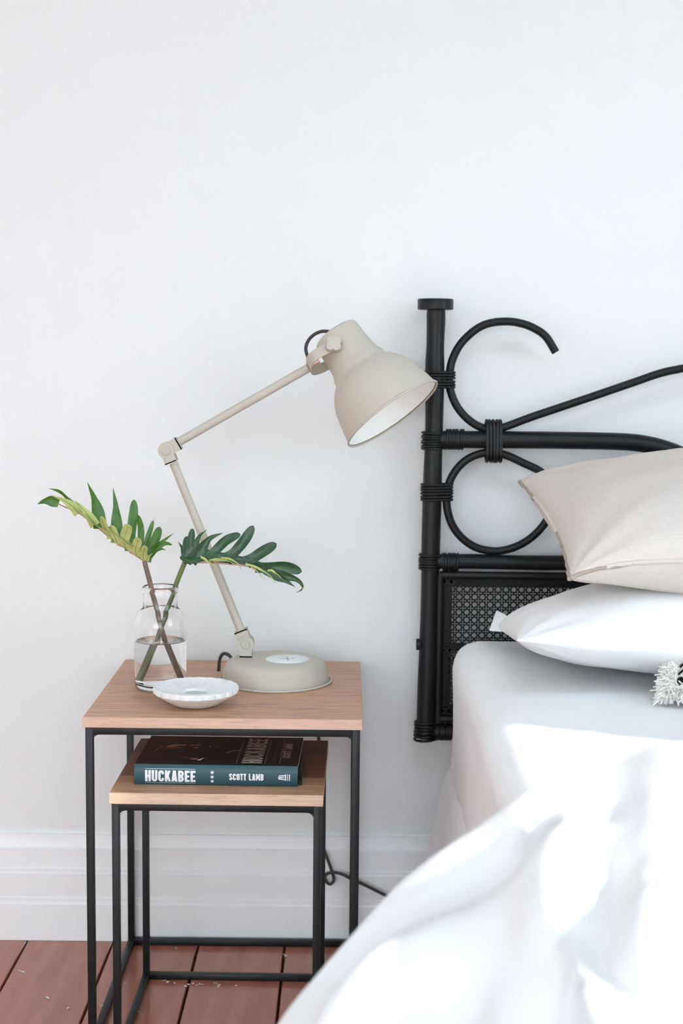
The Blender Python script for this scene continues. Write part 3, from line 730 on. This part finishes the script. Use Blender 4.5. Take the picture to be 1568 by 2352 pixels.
def lettering(mb, text, fn, height, width_total, s=.19, gap=.07, wide={'M': 1.3}, mi=0):
    ws = [(.22 if c == ' ' else .46 * wide.get(c, 1) * (.86 if c in 'LET' else 1)) for c in text]
    tot = sum(ws) + gap * (len(text) - 1); k = width_total / tot; x_ = 0
    for c, w in zip(text, ws):
        for si, st in enumerate(glyph(c, w, s)):
            # resample finely so that the ribbon follows curved faces
            P = [Vector((p[0], p[1])) for p in st]; Q = [P[0]]
            for i in range(1, len(P)):
                l = (P[i] - P[i - 1]).length; m_ = max(1, int(l / .12))
                for q in range(1, m_ + 1): Q.append(P[i - 1].lerp(P[i], q / m_))
            L_r, R_r = [], []
            for i, p in enumerate(Q):
                d = (Q[min(i + 1, len(Q) - 1)] - Q[max(i - 1, 0)]); d.normalize(); nn = Vector((-d.y, d.x)) * s / 2
                L_r.append(p + nn); R_r.append(p - nn)
            mb.grid([[fn((x_ + p.x) * k, min(1, max(0, p.y)) * height, si * 2e-5) for p in L_r], [fn((x_ + p.x) * k, min(1, max(0, p.y)) * height, si * 2e-5) for p in R_r]], mi)
        x_ += w + gap
def on_spine(u0, w0):
    return lambda u, w, e=0: bp(u0 + u, spine_y(w0 + w) - .0004 - e, w0 + w)
sp = MB(); lettering(sp, 'HUCKABEE', on_spine(.0163, .0058), .0172, .0745, .19); sp.build('spine_title', 'print_white', jacket, 0, recalc=False)
sp = MB(); lettering(sp, 'SCOTT LAMB', on_spine(.1405, .0098), .0100, .0510, .20, .08); sp.build('spine_author', 'print_white', jacket, 0, recalc=False)
ru = MB()
for w0 in (.0247, .0034): ru.add([bp(.0165, spine_y(w0) - .0005, w0), bp(.0905, spine_y(w0) - .0005, w0), bp(.0905, spine_y(w0 + .0008) - .0005, w0 + .0008), bp(.0165, spine_y(w0 + .0008) - .0005, w0 + .0008)], [(0, 1, 2, 3)])
ru.build('spine_rule', 'print_rule', jacket, 0)
def star5(fn, c, R):
    pts = []
    for k in range(10):
        r = R if k % 2 == 0 else R * .45; a = PI / 2 + PI * k / 5; pts.append(fn(c[0] + r * math.cos(a), c[1] + r * math.sin(a)))
    ctr = fn(*c); return [ctr] + pts, [(0, 1 + k, 1 + (k + 1) % 10) for k in range(10)]
stm = MB()
for w0 in (.0075, .0142, .0209): stm.add(*star5(on_spine(0, 0), (.1155, w0), .0033))
stm.build('spine_star', 'print_white', jacket, 0)
em = MB(); f_ = on_spine(.2150, .0100)
def quad(mb, f, pts): mb.add([f(*p) for p in pts], [tuple(range(len(pts)))])
# publisher's emblem lying on its side: dome, body and lines of small print
for k in range(5): quad(em, f_, [(-.0020 + .0010 * k, .0052 - (.0016 - .0005 * k) - .0008), (-.0012 + .0010 * k, .0052 - (.0020 - .0004 * k) - .0020), (-.0012 + .0010 * k, .0052 + (.0020 - .0004 * k) + .0004), (-.0020 + .0010 * k, .0052 + (.0016 - .0005 * k) - .0008)])
quad(em, f_, [(-.001, .0020), (.0085, .0010), (.0085, .0026), (-.001, .0034)])
quad(em, f_, [(-.001, .0070), (.0085, .0076), (.0085, .0090), (-.001, .0084)])
for k in range(3): quad(em, f_, [(.0005, .0040 + .0011 * k), (.0068, .0040 + .0011 * k), (.0068, .0046 + .0011 * k), (.0005, .0046 + .0011 * k)])
quad(em, f_, [(.0078, .0004), (.0094, .0004), (.0094, .0098), (.0078, .0098)])
for k in range(7):
    quad(em, f_, [(.0108, .0002 + .0014 * k), (.0124, .0002 + .0014 * k), (.0124, .0012 + .0014 * k), (.0108, .0012 + .0014 * k)])
    quad(em, f_, [(.0136, .0002 + .0014 * k), (.0154, .0002 + .0014 * k), (.0154, .0012 + .0014 * k), (.0136, .0012 + .0014 * k)])
em.build('spine_emblem', 'print_white', jacket, 0)
# front cover print: text runs away from the spine, tops of letters towards the left
CZ = BT + .0003
def on_cover(u0, v0): return lambda a, h, e=0: bp(u0 - h, v0 + a, CZ + e)
ct = MB(); lettering(ct, 'HUCKABEE', on_cover(.1870, .0165), .0300, .138, .17); ct.build('cover_title', 'print_bronze', jacket, 0, recalc=False)
ct = MB(); lettering(ct, 'SCOTT LAMB', on_cover(.2275, .0480), .0120, .080, .19, .08); ct.build('cover_author', 'print_bronze', jacket, 0, recalc=False)
cl = MB()
for u0 in (.1490, .1915, .2130):
    segs = [(.016, .150)] if u0 < .21 else [(.016, .070), (.100, .150)]
    for v0, v1 in segs: cl.add([bp(u0, v0, CZ), bp(u0 + .0008, v0, CZ), bp(u0 + .0008, v1, CZ), bp(u0, v1, CZ)], [(0, 1, 2, 3)])
cl.build('cover_rule', 'print_gold', jacket, 0)
cs = MB()
for v0 in (.077, .085, .093): cs.add(*star5(lambda a, b: bp(a, b, CZ), (.2134, v0), .0030))
cs.build('cover_star', 'print_bronze', jacket, 0)
tc = bpy.data.curves.new('subtitle', 'FONT'); tc.body = 'The Authorized Biography'; tc.size = .0105; tc.shear = .35
to = bpy.data.objects.new('subtitle_tmp', tc); COL.objects.link(to)
bpy.context.view_layer.update()
tm = bpy.data.meshes.new_from_object(to.evaluated_get(bpy.context.evaluated_depsgraph_get()))
xs = [v.co.x for v in tm.vertices]; kx = .134 / (max(xs) - min(xs))
sb = MB(); sb.add([on_cover(.2065, .0165)((v.co.x - min(xs)) * kx, v.co.y) for v in tm.vertices], [tuple(p.vertices) for p in tm.polygons])
sb.build('cover_subtitle', 'print_dim', jacket, 0, merge=False, recalc=False)
bpy.data.objects.remove(to); bpy.data.meshes.remove(tm)
# faint lit shapes of the cover photograph
def cv(x, y): # zoomed-crop pixel on the cover plane
    p = atz(300 + x * .1339, 1680 + y * .1339, BZ + CZ); return Vector((p.x, p.y, BZ + CZ))
def patch(nm, m, polys, dzz=0):
    for P in polys: MB().add([cv(*p) + uz * dzz for p in P], [tuple(range(len(P)))]).build(nm, m, jacket, 0)
patch('cover_photo', 'portrait_mid', [[(540, 292), (600, 262), (760, 258), (900, 262), (960, 240), (860, 285), (700, 300), (590, 302)], [(820, 432), (950, 440), (1150, 455), (1140, 475), (1020, 462), (900, 452)]])
patch('cover_photo', 'portrait_light', [[(610, 262), (660, 238), (760, 226), (960, 222), (975, 234), (900, 240), (800, 250), (700, 266)], [(1005, 240), (1190, 224), (1215, 228), (1180, 238), (1030, 246)], [(1075, 285), (1100, 268), (1165, 270), (1150, 285), (1095, 292)]], .0001)
patch('cover_photo', 'portrait_pink', [[(1010, 478), (1040, 462), (1150, 462), (1160, 478), (1130, 490)], [(1425, 270), (1470, 264), (1520, 270), (1480, 277)], [(395, 345), (450, 300), (560, 240), (575, 243), (470, 300), (402, 350)]], .0001)
patch('cover_photo', 'jacket_white_edge', [[(1140, 490), (1200, 470), (1270, 448), (1240, 470), (1190, 500), (1160, 500)], [(1345, 266), (1360, 254), (1375, 262), (1355, 272)]], .0002)
patch('cover_photo', 'print_gold', [[(1625, 370), (1660, 350), (1740, 332), (1895, 316), (1895, 324), (1750, 342), (1680, 362), (1640, 372)]], .0001)

# ------------------------------------------------------------------ rattan headboard
HY = -.05; XC = .93
def hb(x, y, dy=0): return at(x, y, HY + dy)
hd = thing('rattan_headboard', 'black painted rattan headboard with scrolls, rings and woven cane panel against the wall', 'headboard', (XC, HY, hb(976, 1695).z))
def mir(pts): return [Vector((2 * XC - p.x, p.y, p.z)) for p in pts]
def both(nm, pts, r, n=16, **kw):
    for P in (pts, mir(pts)): MB().tube(P, r, n, **kw).build(nm, 'rattan_black', hd, 50)
pp = smoothpts([hb(1001, 708), hb(1001, 740), hb(999, 800), hb(998, 850), hb(997, 960), hb(993, 1100), hb(988.5, 1270), hb(985, 1420), hb(980, 1580), hb(975.5, 1694)], 5)
rr = []
for i, p in enumerate(pp):
    t = i / (len(pp) - 1); rr.append(lerp(.0152, .0158, min(1, t * 5)) + .0006 * math.sin(t * 23))
both('post', pp, rr, 24)
for P in (hb(1000, 698), mir([hb(1000, 698)])[0]):
    MB().lathe([(0, -.0098), (.0288, -.0098), (.0302, -.0085), (.0303, .0065), (.0292, .0082), (0, .0085)], 40, Matrix.Translation(P)).build('post_cap', 'rattan_black', hd, 40)
sc = smoothpts([hb(*p) for p in ((1276, 809), (1252, 772), (1220, 751), (1188, 741), (1160, 738.5), (1128, 741.5), (1100, 752), (1072, 774), (1052, 798), (1038, 828), (1033, 852), (1031, 876), (1035, 900), (1046, 928), (1064, 953), (1088, 973), (1113, 984), (1140, 985), (1166, 978), (1220, 958), (1300, 931), (1380, 904), (1461, 876), (1517, 857), (1568, 846))] + [Vector((.66, HY, hb(1568, 846).z + .018)), Vector((.79, HY, hb(1568, 846).z + .032)), Vector((XC, HY, hb(1568, 846).z + .036))], 6)
both('scroll', sc, .0069, 14)
rl = smoothpts([hb(1000, 1009), hb(1060, 1009.5), hb(1150, 1010), hb(1288, 1011.5), hb(1380, 1013), hb(1450, 1016), hb(1500, 1024), hb(1545, 1038), hb(1600, 1062), Vector((.66, HY, hb(1600, 1062).z - .03)), Vector((.76, HY, hb(1600, 1062).z - .05)), Vector((XC, HY, hb(1600, 1062).z - .058))], 5)
both('upper_rail', rl, .0148, 20)
rg = smoothpts([hb(*p) for p in ((1242, 1084), (1200, 1063), (1165, 1047), (1132, 1039.5), (1100, 1043), (1070, 1057), (1047, 1080), (1032, 1108), (1026, 1140), (1027, 1170), (1038, 1205), (1060, 1235), (1092, 1257), (1130, 1265.5), (1165, 1262), (1200, 1248), (1232, 1224), (1258, 1190), (1270, 1150), (1264, 1112))], 5, closed=True)
for P in (rg, mir(rg)): MB().tube(P, .0069, 14, closed=True).build('ring', 'rattan_black', hd, 50)
zl = hb(1150, 1291).z; zb = hb(1010, 1681).z
def span(nm, z, r, dy=0, x0=hb(990, 1291).x, n=20):
    MB().tube([(lerp(x0, 2 * XC - x0, k / 24), HY + dy, z + .0008 * math.sin(k * 1.7)) for k in range(25)], [r * (1 + .02 * math.sin(k * 2.3)) for k in range(25)], n).build(nm, 'rattan_black', hd, 50)
span('middle_rail', zl, .0128); span('bottom_rail', zb, .0118, x0=hb(976, 1681).x)
# bead frame around the cane, mitred
bx0 = hb(1009, 1400).x; zt_, zb_ = hb(1015, 1320).z, hb(1003, 1650).z
bx1 = 2 * XC - bx0
def bead(a, b): 
    a, b = Vector(a), Vector(b); return MB().tube([a, b], .0068, 12)
bead((bx0, HY - .005, zt_), (bx1, HY - .005, zt_)).build('bead', 'rattan_black', hd, 50)
bead((bx0, HY - .005, zb_), (bx1, HY - .005, zb_)).build('bead', 'rattan_black', hd, 50)
for xx in (bx0, bx1): bead((xx, HY - .005, zb_), (xx, HY - .005, zt_)).build('bead', 'rattan_black', hd, 50)
# flat backing strips behind the cane edge
PT = .01335
for (a, b, c, d) in ((bx0, bx1, zt_ - .021, zt_ + .004), (bx0, bx1, zb_ - .004, zb_ + .021), (bx0, bx0 + .0215, zb_, zt_), (bx1 - .0215, bx1, zb_, zt_), (bx0, bx1, hb(1040, 1497).z, hb(1040, 1480).z)):
    MB().box(a, b, HY + .006, HY + .014, c, d).build('backing_strip', 'cane_black', hd, 0)
# woven cane: pairs of upright and level strands crossed by diagonals
cw = MB(); X0, X1, Z0, Z1 = bx0, bx1, zb_, zt_; hw = .00075; yc = HY - .001
ox = hb(1053.5, 1400).x; oz = hb(1060, 1353).z       # a hole centre
k0 = math.ceil((X0 - ox) / PT - .5); k1 = math.floor((X1 - ox) / PT - .5)
for k in range(k0, k1 + 1):
    for e in (-.0021, .0021):
        x = ox + (k + .5) * PT + e
        if X0 < x < X1: cw.box(x - hw, x + hw, yc, yc + .0005, Z0, Z1)
m0 = math.ceil((Z0 - oz) / PT - .5); m1 = math.floor((Z1 - oz) / PT - .5)
for k in range(m0, m1 + 1):
    for e in (-.0021, .0021):
        z = oz + (k + .5) * PT + e
        if Z0 < z < Z1: cw.box(X0, X1, yc - .0007, yc - .0002, z - hw, z + hw)
for sg in (1, -1):
    hh = .0011
    base_c = (oz - sg * ox)
    lo = min(Z0 - sg * X0, Z0 - sg * X1, Z1 - sg * X0, Z1 - sg * X1); hi = max(Z0 - sg * X0, Z0 - sg * X1, Z1 - sg * X0, Z1 - sg * X1)
    for k in range(math.ceil((lo - base_c) / PT - .5), math.floor((hi - base_c) / PT - .5) + 1):
        c = base_c + (k + .5) * PT      # line z = sg*x + c
        # clip to the panel
        xa, xb = X0, X1
        for zz in (Z0, Z1):
            pass
        xs_ = sorted(((Z0 - c) / sg, (Z1 - c) / sg)); xa = max(X0, xs_[0]); xb = min(X1, xs_[1])
        if xb - xa < .004: continue
        o_ = hh * .7071; y_ = yc - (.0012 if sg > 0 else .0016)
        cw.prism([(xa - o_ * sg, y_, sg * xa + c + o_), (xa + o_ * sg, y_, sg * xa + c - o_), (xb + o_ * sg, y_, sg * xb + c - o_), (xb - o_ * sg, y_, sg * xb + c + o_)], (0, .0005, 0))
cwo = cw.build('cane_webbing', 'cane_black', hd, 0, kind='stuff', merge=False, recalc=True)
# bindings
def binding(A, B, axis, rad, n, pitch, sr=.0024, jit=.0006):
    """n strands wound around the members at A and B (centres), stacked along axis"""
    for mirror in (False, True):
        m = MB(); A_v, B_v, axv = Vector(A), Vector(B), Vector(axis).normalized()
        d = B_v - A_v; Ld = d.length; d = d.normalized() if Ld > 1e-5 else axv.cross(uy).normalized()
        for i in range(n):
            o = axv * ((i - (n - 1) / 2) * pitch + random.uniform(-jit, jit)); tl = random.uniform(-.0012, .0012)
            loop = []
            for k in range(28):
                a = 2 * PI * k / 28; ca, sa = math.cos(a), math.sin(a)
                c = (B_v if ca > 0 else A_v) if Ld > 1e-5 else A_v
                r_ = rad[1] if (ca > 0 and Ld > 1e-5) else rad[0]
                loop.append(c + o + axv * tl * ca + d * ca * (r_ + sr * .35) + uy * sa * (r_ + sr * .35))
            m.tube(loop if not mirror else mir(loop), sr, 6, closed=True)
        m.build('binding', 'rattan_black', hd, 60, merge=False)
P0 = lambda y: hb(1001 - (y - 700) * .0255, y)
binding(P0(872), hb(1032, 872), (0, 0, 1), (.0160, .0075), 6, .0050)
binding(P0(1130), hb(1027, 1130), (0, 0, 1), (.0160, .0075), 6, .0050)
binding(P0(1012), P0(1012), (0, 0, 1), (.0168, .0168), 7, .0042)
binding(P0(1290), P0(1290), (0, 0, 1), (.0162, .0162), 6, .0043)
binding(P0(1668), P0(1668), (0, 0, 1), (.0168, .0168), 4, .0052); binding(P0(1688), P0(1688), (0, 0, 1), (.0175, .0175), 3, .0060)
binding(hb(1043, 1009), hb(1043, 1009), (1, 0, 0), (.0152, .0152), 8, .0039)
binding(hb(1034, 1291), hb(1034, 1291), (1, 0, 0), (.0132, .0132), 7, .0038)
binding(hb(1018, 1681), hb(1018, 1681), (1, 0, 0), (.0122, .0122), 8, .0036)
binding(hb(1133, 1040), hb(1133, 984), (1, 0, 0), (.0140, .0125), 5, .0058, .0029)
for p in (hb(961, 1480),):
    for q in (p, mir([p])[0]):
        s_ = -1 if q is p else 1
        MB().lathe([(0, -.004), (.010, -.004), (.010, .003), (.008, .004), (0, .004)], 20, Matrix.Translation(q) @ Matrix.Rotation(PI / 2, 4, 'Y')).build('bolt_head', 'rattan_black', hd, 40)

# ------------------------------------------------------------------ bed
MX0, MX1, MY0, MY1, MZ = .1790, 1.690, -2.10, -.083, .5720
bed = thing('platform_bed', 'low platform bed wrapped in a white hanging valance under the mattress', 'bed', ((MX0 + MX1) / 2, (MY0 + MY1) / 2, 0))
MB().bbox(MX0 + .02, MX1 - .02, MY0 + .02, MY1 - .005, .05, .318, .01).build('base', 'sheet_white', bed)
va = MB(); rows = []
for i in range(70):
    y = lerp(-.088, MY0 + .01, i / 69); row = []
    for j in range(22):
        t = j / 21; z = lerp(.350, .012, t)
        out = -.006 + .058 * t ** .62 + .010 * t * math.sin(y * 34 + 1.2 * math.sin(y * 11)) + .003 * math.sin(y * 80) * t
        row.append(Vector((MX0 - out, y, z)))
    rows.append(row)
va.grid(rows); va.grid([[p + Vector((.002, 0, 0)) for p in r] for r in rows], flip=True)
va.build('valance', 'sheet_white', bed, 80, recalc=False)
# mattress in a fitted sheet
def dense_box(x0, x1, y0, y1, z0, z1, R, step, name, m, wr):
    bm = bmesh.new(); bmesh.ops.create_cube(bm, size=1)
    for v in bm.verts: v.co = Vector(((x0 + x1) / 2 + v.co.x * (x1 - x0), (y0 + y1) / 2 + v.co.y * (y1 - y0), (z0 + z1) / 2 + v.co.z * (z1 - z0)))
    bmesh.ops.subdivide_edges(bm, edges=list(bm.edges), cuts=step, use_grid_fill=True)
    for v in bm.verts:
        p = v.co; q = Vector((min(max(p.x, x0 + R), x1 - R), min(max(p.y, y0 + R), y1 - R), min(max(p.z, z0 + R), z1 - R)))
        d = p - q
        if d.length > 1e-6:
            n = d.normalized(); w = wr(q + n * R, n); v.co = q + n * (R + w)
    mb = MB(); bm.verts.index_update(); mb.add([v.co.copy() for v in bm.verts], [tuple(v.index for v in f.verts) for f in bm.faces]); bm.free()
    return mb.build(name, m, None, 80)
def mw(p, n):
    f = .004 * noise.noise(p * 5) + .0016 * noise.noise(p * 17)
    # gathers running down the side near the corner
    if n.x < -.3: f += .0022 * math.sin(p.y * 60 + 6 * noise.noise(p * 6)) * (1 - min(1, max(0, (p.z - .33) / .22))) * .6
    return f
mt = dense_box(MX0, MX1, MY0, MY1, .315, MZ, .048, 70, 'mattress', 'sheet_white', mw)
tag(mt, 'mattress covered by a smooth white fitted sheet', 'mattress')

# pillows -----------------------------------------------------------
def pillow(name, label, cs, T, m, bend=0., flange=.0, seed=0, tops=(.5, .5), seam=None, lift=0., ex=.55, cat='pillow', wr=.006, nu=72, nv=52, p=2.6, pull=.05, parent_parts=None):
    """cs: back-left, back-right, front-right, front-left corners"""
    A, B, C_, D = [Vector(c) for c in cs]
    cen = (A + B + C_ + D) / 4
    nup = ((B - A).cross(D - A)); nup = -nup if nup.z < 0 else nup; nup.normalize()
    ed = (B - A).normalized(); fd = (A - D).normalized()
    def S_(u, v, side):
        a, b = 2 * u - 1, 2 * v - 1
        pos = A.lerp(B, u).lerp(D.lerp(C_, u), v)
        h = (max(0, 1 - abs(a) ** p) * max(0, 1 - abs(b) ** p)) ** ex
        # straight edges are drawn in between the corners
        pos = pos - ed * (a * (1 - b * b) * pull * (B - A).length / 2) + fd * (b * (1 - a * a) * pull * (A - D).length / 2)
        pos = pos + uz * lift * v * (1 - abs(a) ** 7)
        q = pos * 6 + Vector((seed, seed * 2, 0))
        w = wr * (noise.noise(q) * .8 + .5 * noise.noise(q * 2.3) + .25 * noise.noise(q * 5)) * min(1, h * 3)
        # creases radiating from the corners
        for (cu, cv_) in ((0, 0), (0, 1), (1, 0), (1, 1)):
            du, dv = (u - cu) * 1.5, v - cv_; r = math.hypot(du, dv)
            if r > .02: w += wr * .55 * math.sin(9 * math.atan2(dv, du) + seed) * math.exp(-(r / .25) ** 2) * min(1, h * 4)
        sag = bend * (noise.noise(pos * 3 + Vector((seed, 0, 0))))
        return pos + nup * (side * T * tops[0 if side > 0 else 1] * h + w * (1 if side > 0 else .6) + sag * h)
    t = thing(name, label, cat, (cen.x, cen.y, min(c.z for c in (A, B, C_, D)) - T * tops[1]))
    mb = MB()
    us = [.5 - .5 * math.cos(PI * i / nu) for i in range(nu + 1)]; vs = [.5 - .5 * math.cos(PI * j / nv) for j in range(nv + 1)]
    mb.grid([[S_(u, v, 1) for u in us] for v in vs]); mb.grid([[S_(u, v, -1) for u in us] for v in vs], flip=True)
    o = mb.build('pillowcase', m, t, 80)
    return t, o, S_, nup, (A, B, C_, D)
# white pillow at the bottom
wpl, wob, _, _, _ = pillow('bed_pillow', 'plain white pillow lying flat on the mattress beneath the taupe one',
       (at(1133, 1436, -.165), (.93, -.16, .625), (.95, -.60, .640), at(1186, 1472, -.575)), .150, 'pillow_white', seed=3, tops=(.62, .40), wr=.006, p=2.3, pull=.03)
# loose ear of the white pillowcase at the headboard side
ear = MB(); E0 = [at(1124, 1449, -.20), at(1140, 1404, -.18), at(1152, 1408, -.19), at(1175, 1422, -.22), at(1195, 1445, -.26), at(1175, 1449, -.25), at(1150, 1451, -.22)]
ear.prism(E0, (0, .006, 0)); ear.build('case_ear', 'pillow_white', wpl, 60)
TA, TD = at(1192, 1106, -.135), at(1308, 1330, -.560)
tpl, tob, TS, tn, tcs = pillow('bed_pillow', 'taupe linen pillow with frayed seam, leaning on the headboard atop the white pillow',
       (TA, (1.03, -.15, .850), (1.05, -.59, .735), TD), .185, 'linen_taupe', seed=8, tops=(.54, .56), wr=.007, p=2.3, pull=.045, lift=.026, ex=.46)
# seams along the edge facing the camera side: left end and front
def edge_pts(side):
    if side == 'left': return [TS(0, v, 1) + tn * .0 for v in [k / 40 for k in range(41)]]
    return [TS(u, 1, 1) for u in [k / 60 for k in range(61)]]
for side, a, b, r in (('left', .02, .22, .0036), ('left', .55, 1.0, .0036), ('front', 0, .12, .0034)):
    P = edge_pts(side); n = len(P); P = P[int(a * (n - 1)):int(b * (n - 1)) + 1]
    P = [p + Vector((random.uniform(-.0012, .0012), random.uniform(-.0012, .0012), random.uniform(-.0015, .0015))) for p in P]
    MB().tube(P, [r * random.uniform(.7, 1.1) for _ in P], 8).build('frayed_seam', 'linen_seam', tpl, 60)
for side, a, b in (('left', .2, .58), ('front', .08, 1.0)):
    P = edge_pts(side); n = len(P); P = P[int(a * (n - 1)):int(b * (n - 1)) + 1]
    MB().tube([p + tn * .0012 for p in P], .0036, 8).build('hem', 'linen_hem', tpl, 60)

# duvet -------------------------------------------------------------
E = [Vector((1.95, -.84, .640)), Vector((1.5, -.83, .645)), Vector((1.0, -.84, .645)), Vector((.70, -.87, .640)), atz(1568, 1700, .622), atz(1450, 1722, .620), atz(1330, 1750, .616), atz(1250, 1793, .610), atz(1180, 1838, .600)]
E += [at(x, y, Y) for x, y, Y in ((1110, 1888, -1.115), (1045, 1932, -1.125), (995, 1968, -1.135), (925, 2023, -1.150), (855, 2088, -1.175), (785, 2163, -1.195), (705, 2262, -1.215), (640, 2354, -1.235))]
e_ = E[-1]; E += [e_ + Vector((-.035, -.015, -.06)), e_ + Vector((-.060, -.02, -.13)), e_ + Vector((-.075, -.02, -.21)), e_ + Vector((-.080, -.02, -.30))]
Es = smoothpts(E, 12)
# resample evenly
ac = [0.]
for i in range(1, len(Es)): ac.append(ac[-1] + (Es[i] - Es[i - 1]).length)
NS = 260
def Eat(s):
    import bisect
    i = min(max(bisect.bisect(ac, s) - 1, 0), len(Es) - 2); return Es[i].lerp(Es[i + 1], (s - ac[i]) / (ac[i + 1] - ac[i] + 1e-9))
tot = ac[-1]
base_row = [Eat(tot * i / (NS - 1)) for i in range(NS)]
nrmE = []
for i in range(NS):
    t_ = base_row[min(i + 1, NS - 1)] - base_row[max(i - 1, 0)]; t_.y = 0; t_.normalize()
    n_ = Vector((0, -1, 0)).cross(t_); n_ = n_ if (n_.z > 0 or n_.x < 0) else -n_
    if n_.z < -.05: n_ = -n_
    nrmE.append(n_.normalized())
def folds(s, w):
    """height of folds over the duvet: s along its far edge, w metres towards the camera"""
    p = Vector((s * 3.2, w * 3.2, 1.7)); wx = noise.noise(p) * .55; wy = noise.noise(p + Vector((5, 9, 2))) * .5
    a = math.sin(2 * PI * ((s * .55 + w * 1.0) / .30 + wx)); b = math.sin(2 * PI * ((s * 1.0 - w * .35) / .22 + wy))
    g = .021 * (abs(a) ** .8 * (1 if a > 0 else -1)) + .017 * b * (.6 + .5 * noise.noise(p * .7)) + .013 * noise.noise(Vector((s * 9, w * 9, .3))) + .004 * noise.noise(Vector((s * 24, w * 24, 4)))
    return g
dv = MB(); rows = []
TH = .030
ws = [-1, -.8, -.55, -.25] + [0 + .008 * k for k in range(8)] + [.064 + .0125 * k for k in range(82)]
for w in ws:
    row = []
    for i in range(NS):
        s = tot * i / (NS - 1); P = base_row[i]; n = nrmE[i]
        if w < 0:
            a = -w * PI; rr_ = TH * .55
            pos = P + Vector((0, math.sin(a) * rr_ * .9, 0)) - n * rr_ * (1 - math.cos(a))
            pos += n * folds(s, 0) * .08 * (.40 + .95 * min(1, max(0, (.34 - P.x) / .22)))
        else:
            ed = min(1, .08 + w / .16)
            lf = min(1, max(0, (.34 - P.x) / .22)); amp = .40 + .55 * lf
            pos = P + Vector((0, -w, 0)) + n * (folds(s, w) * ed * amp + .018 * min(1, w / .12) * (1 - lf) - lf * .11 * w)
            if pos.x > MX0 - .01: pos.z = max(pos.z, MZ + .018)
        row.append(pos)
    rows.append(row)
dv.grid(rows)
du = dv.build('duvet', 'duvet_white', None, 180)
tag(du, 'rumpled white duvet folded back and spilling over the left side of the bed', 'duvet')
sd = du.modifiers.new('thickness', 'SOLIDIFY'); sd.thickness = .004; sd.offset = -1

# tufted cushion at the right edge ----------------------------------
cu, cob, CS, cn, ccs = pillow('tufted_cushion', 'cream tufted cushion with shaggy fringe and dark woven stripes, leaning on the white pillow', (
    at(1538, 1500, -.50), (.790, -.36, .775), (.870, -.66, .625), at(1528, 1598, -.585)), .10, 'cushion_woven', seed=5, cat='cushion', nu=40, nv=36, tops=(.6, .4))
fr = MB(); random.seed(11)
edge = [(0, v) for v in [k / 130 for k in range(131)]] + [(k / 130, 1) for k in range(131)] + [(k / 130, 0) for k in range(131)]
cmid = sum(ccs, Vector()) / 4
for (u, v) in edge:
    for q in range(16):
        uu = min(1, max(0, u + random.uniform(-.03, .03))); vv = min(1, max(0, v + random.uniform(-.03, .03)))
        if u == 0: uu = random.uniform(0, .03)
        elif v == 1: vv = random.uniform(.975, 1)
        else: vv = random.uniform(0, .04)
        p = CS(uu, vv, 1); o = (p - cmid); o = (o - cn * o.dot(cn)).normalized()
        d = (o * random.uniform(.2, 1) + cn * random.uniform(.0, .9) + Vector((random.uniform(-.5, .5), random.uniform(-.5, .5), random.uniform(-.5, .4)))).normalized()
        L_ = random.uniform(.008, .020); g = Vector((0, 0, -1)) * .3
        c1 = p + d * L_ * .5; c2 = p + (d + g).normalized() * L_ + Vector((random.uniform(-.006, .006), random.uniform(-.006, .006), random.uniform(-.006, .006)))
        c2.z = max(c2.z, MZ + .004); c1.z = max(c1.z, MZ + .004)
        fr.tube([p, c1, c2], [.0012, .0012, .0009], 4)
fr.build('fringe', 'wool_cream', cu, 60, kind='stuff', merge=False, recalc=False)

# ------------------------------------------------------------------ lint on the floor
li = MB(); random.seed(4)
spots = [(378, 2252), (385, 2256), (400, 2258), (433, 2262), (445, 2259), (452, 2263), (458, 2260), (495, 2258), (500, 2263), (503, 2266), (506, 2262), (320, 2324), (287, 2259), (654, 2192), (655, 2196), (403, 2178), (110, 2292), (45, 2230), (52, 2233), (158, 2315), (468, 2262), (425, 2265), (540, 2264), (232, 2310)]
for (x, y) in spots:
    c = atz(x, y, .001); r = random.uniform(.0007, .0018)
    for q in range(3):
        cc = c + Vector((random.uniform(-.002, .002), random.uniform(-.002, .002), 0))
        a = random.uniform(0, PI); li.tube([cc - Vector((math.cos(a), math.sin(a), 0)) * r * 1.5, cc + Vector((0, 0, r * .6)), cc + Vector((math.cos(a), math.sin(a), 0)) * r * 1.5], [r * .3, r * .6, r * .3], 5)
lo_ = li.build('floor_lint', 'lint', None, 60, kind='stuff', merge=False)
lo_['label'] = 'specks of pale lint on the red floorboards under the tables'; lo_['category'] = 'lint'
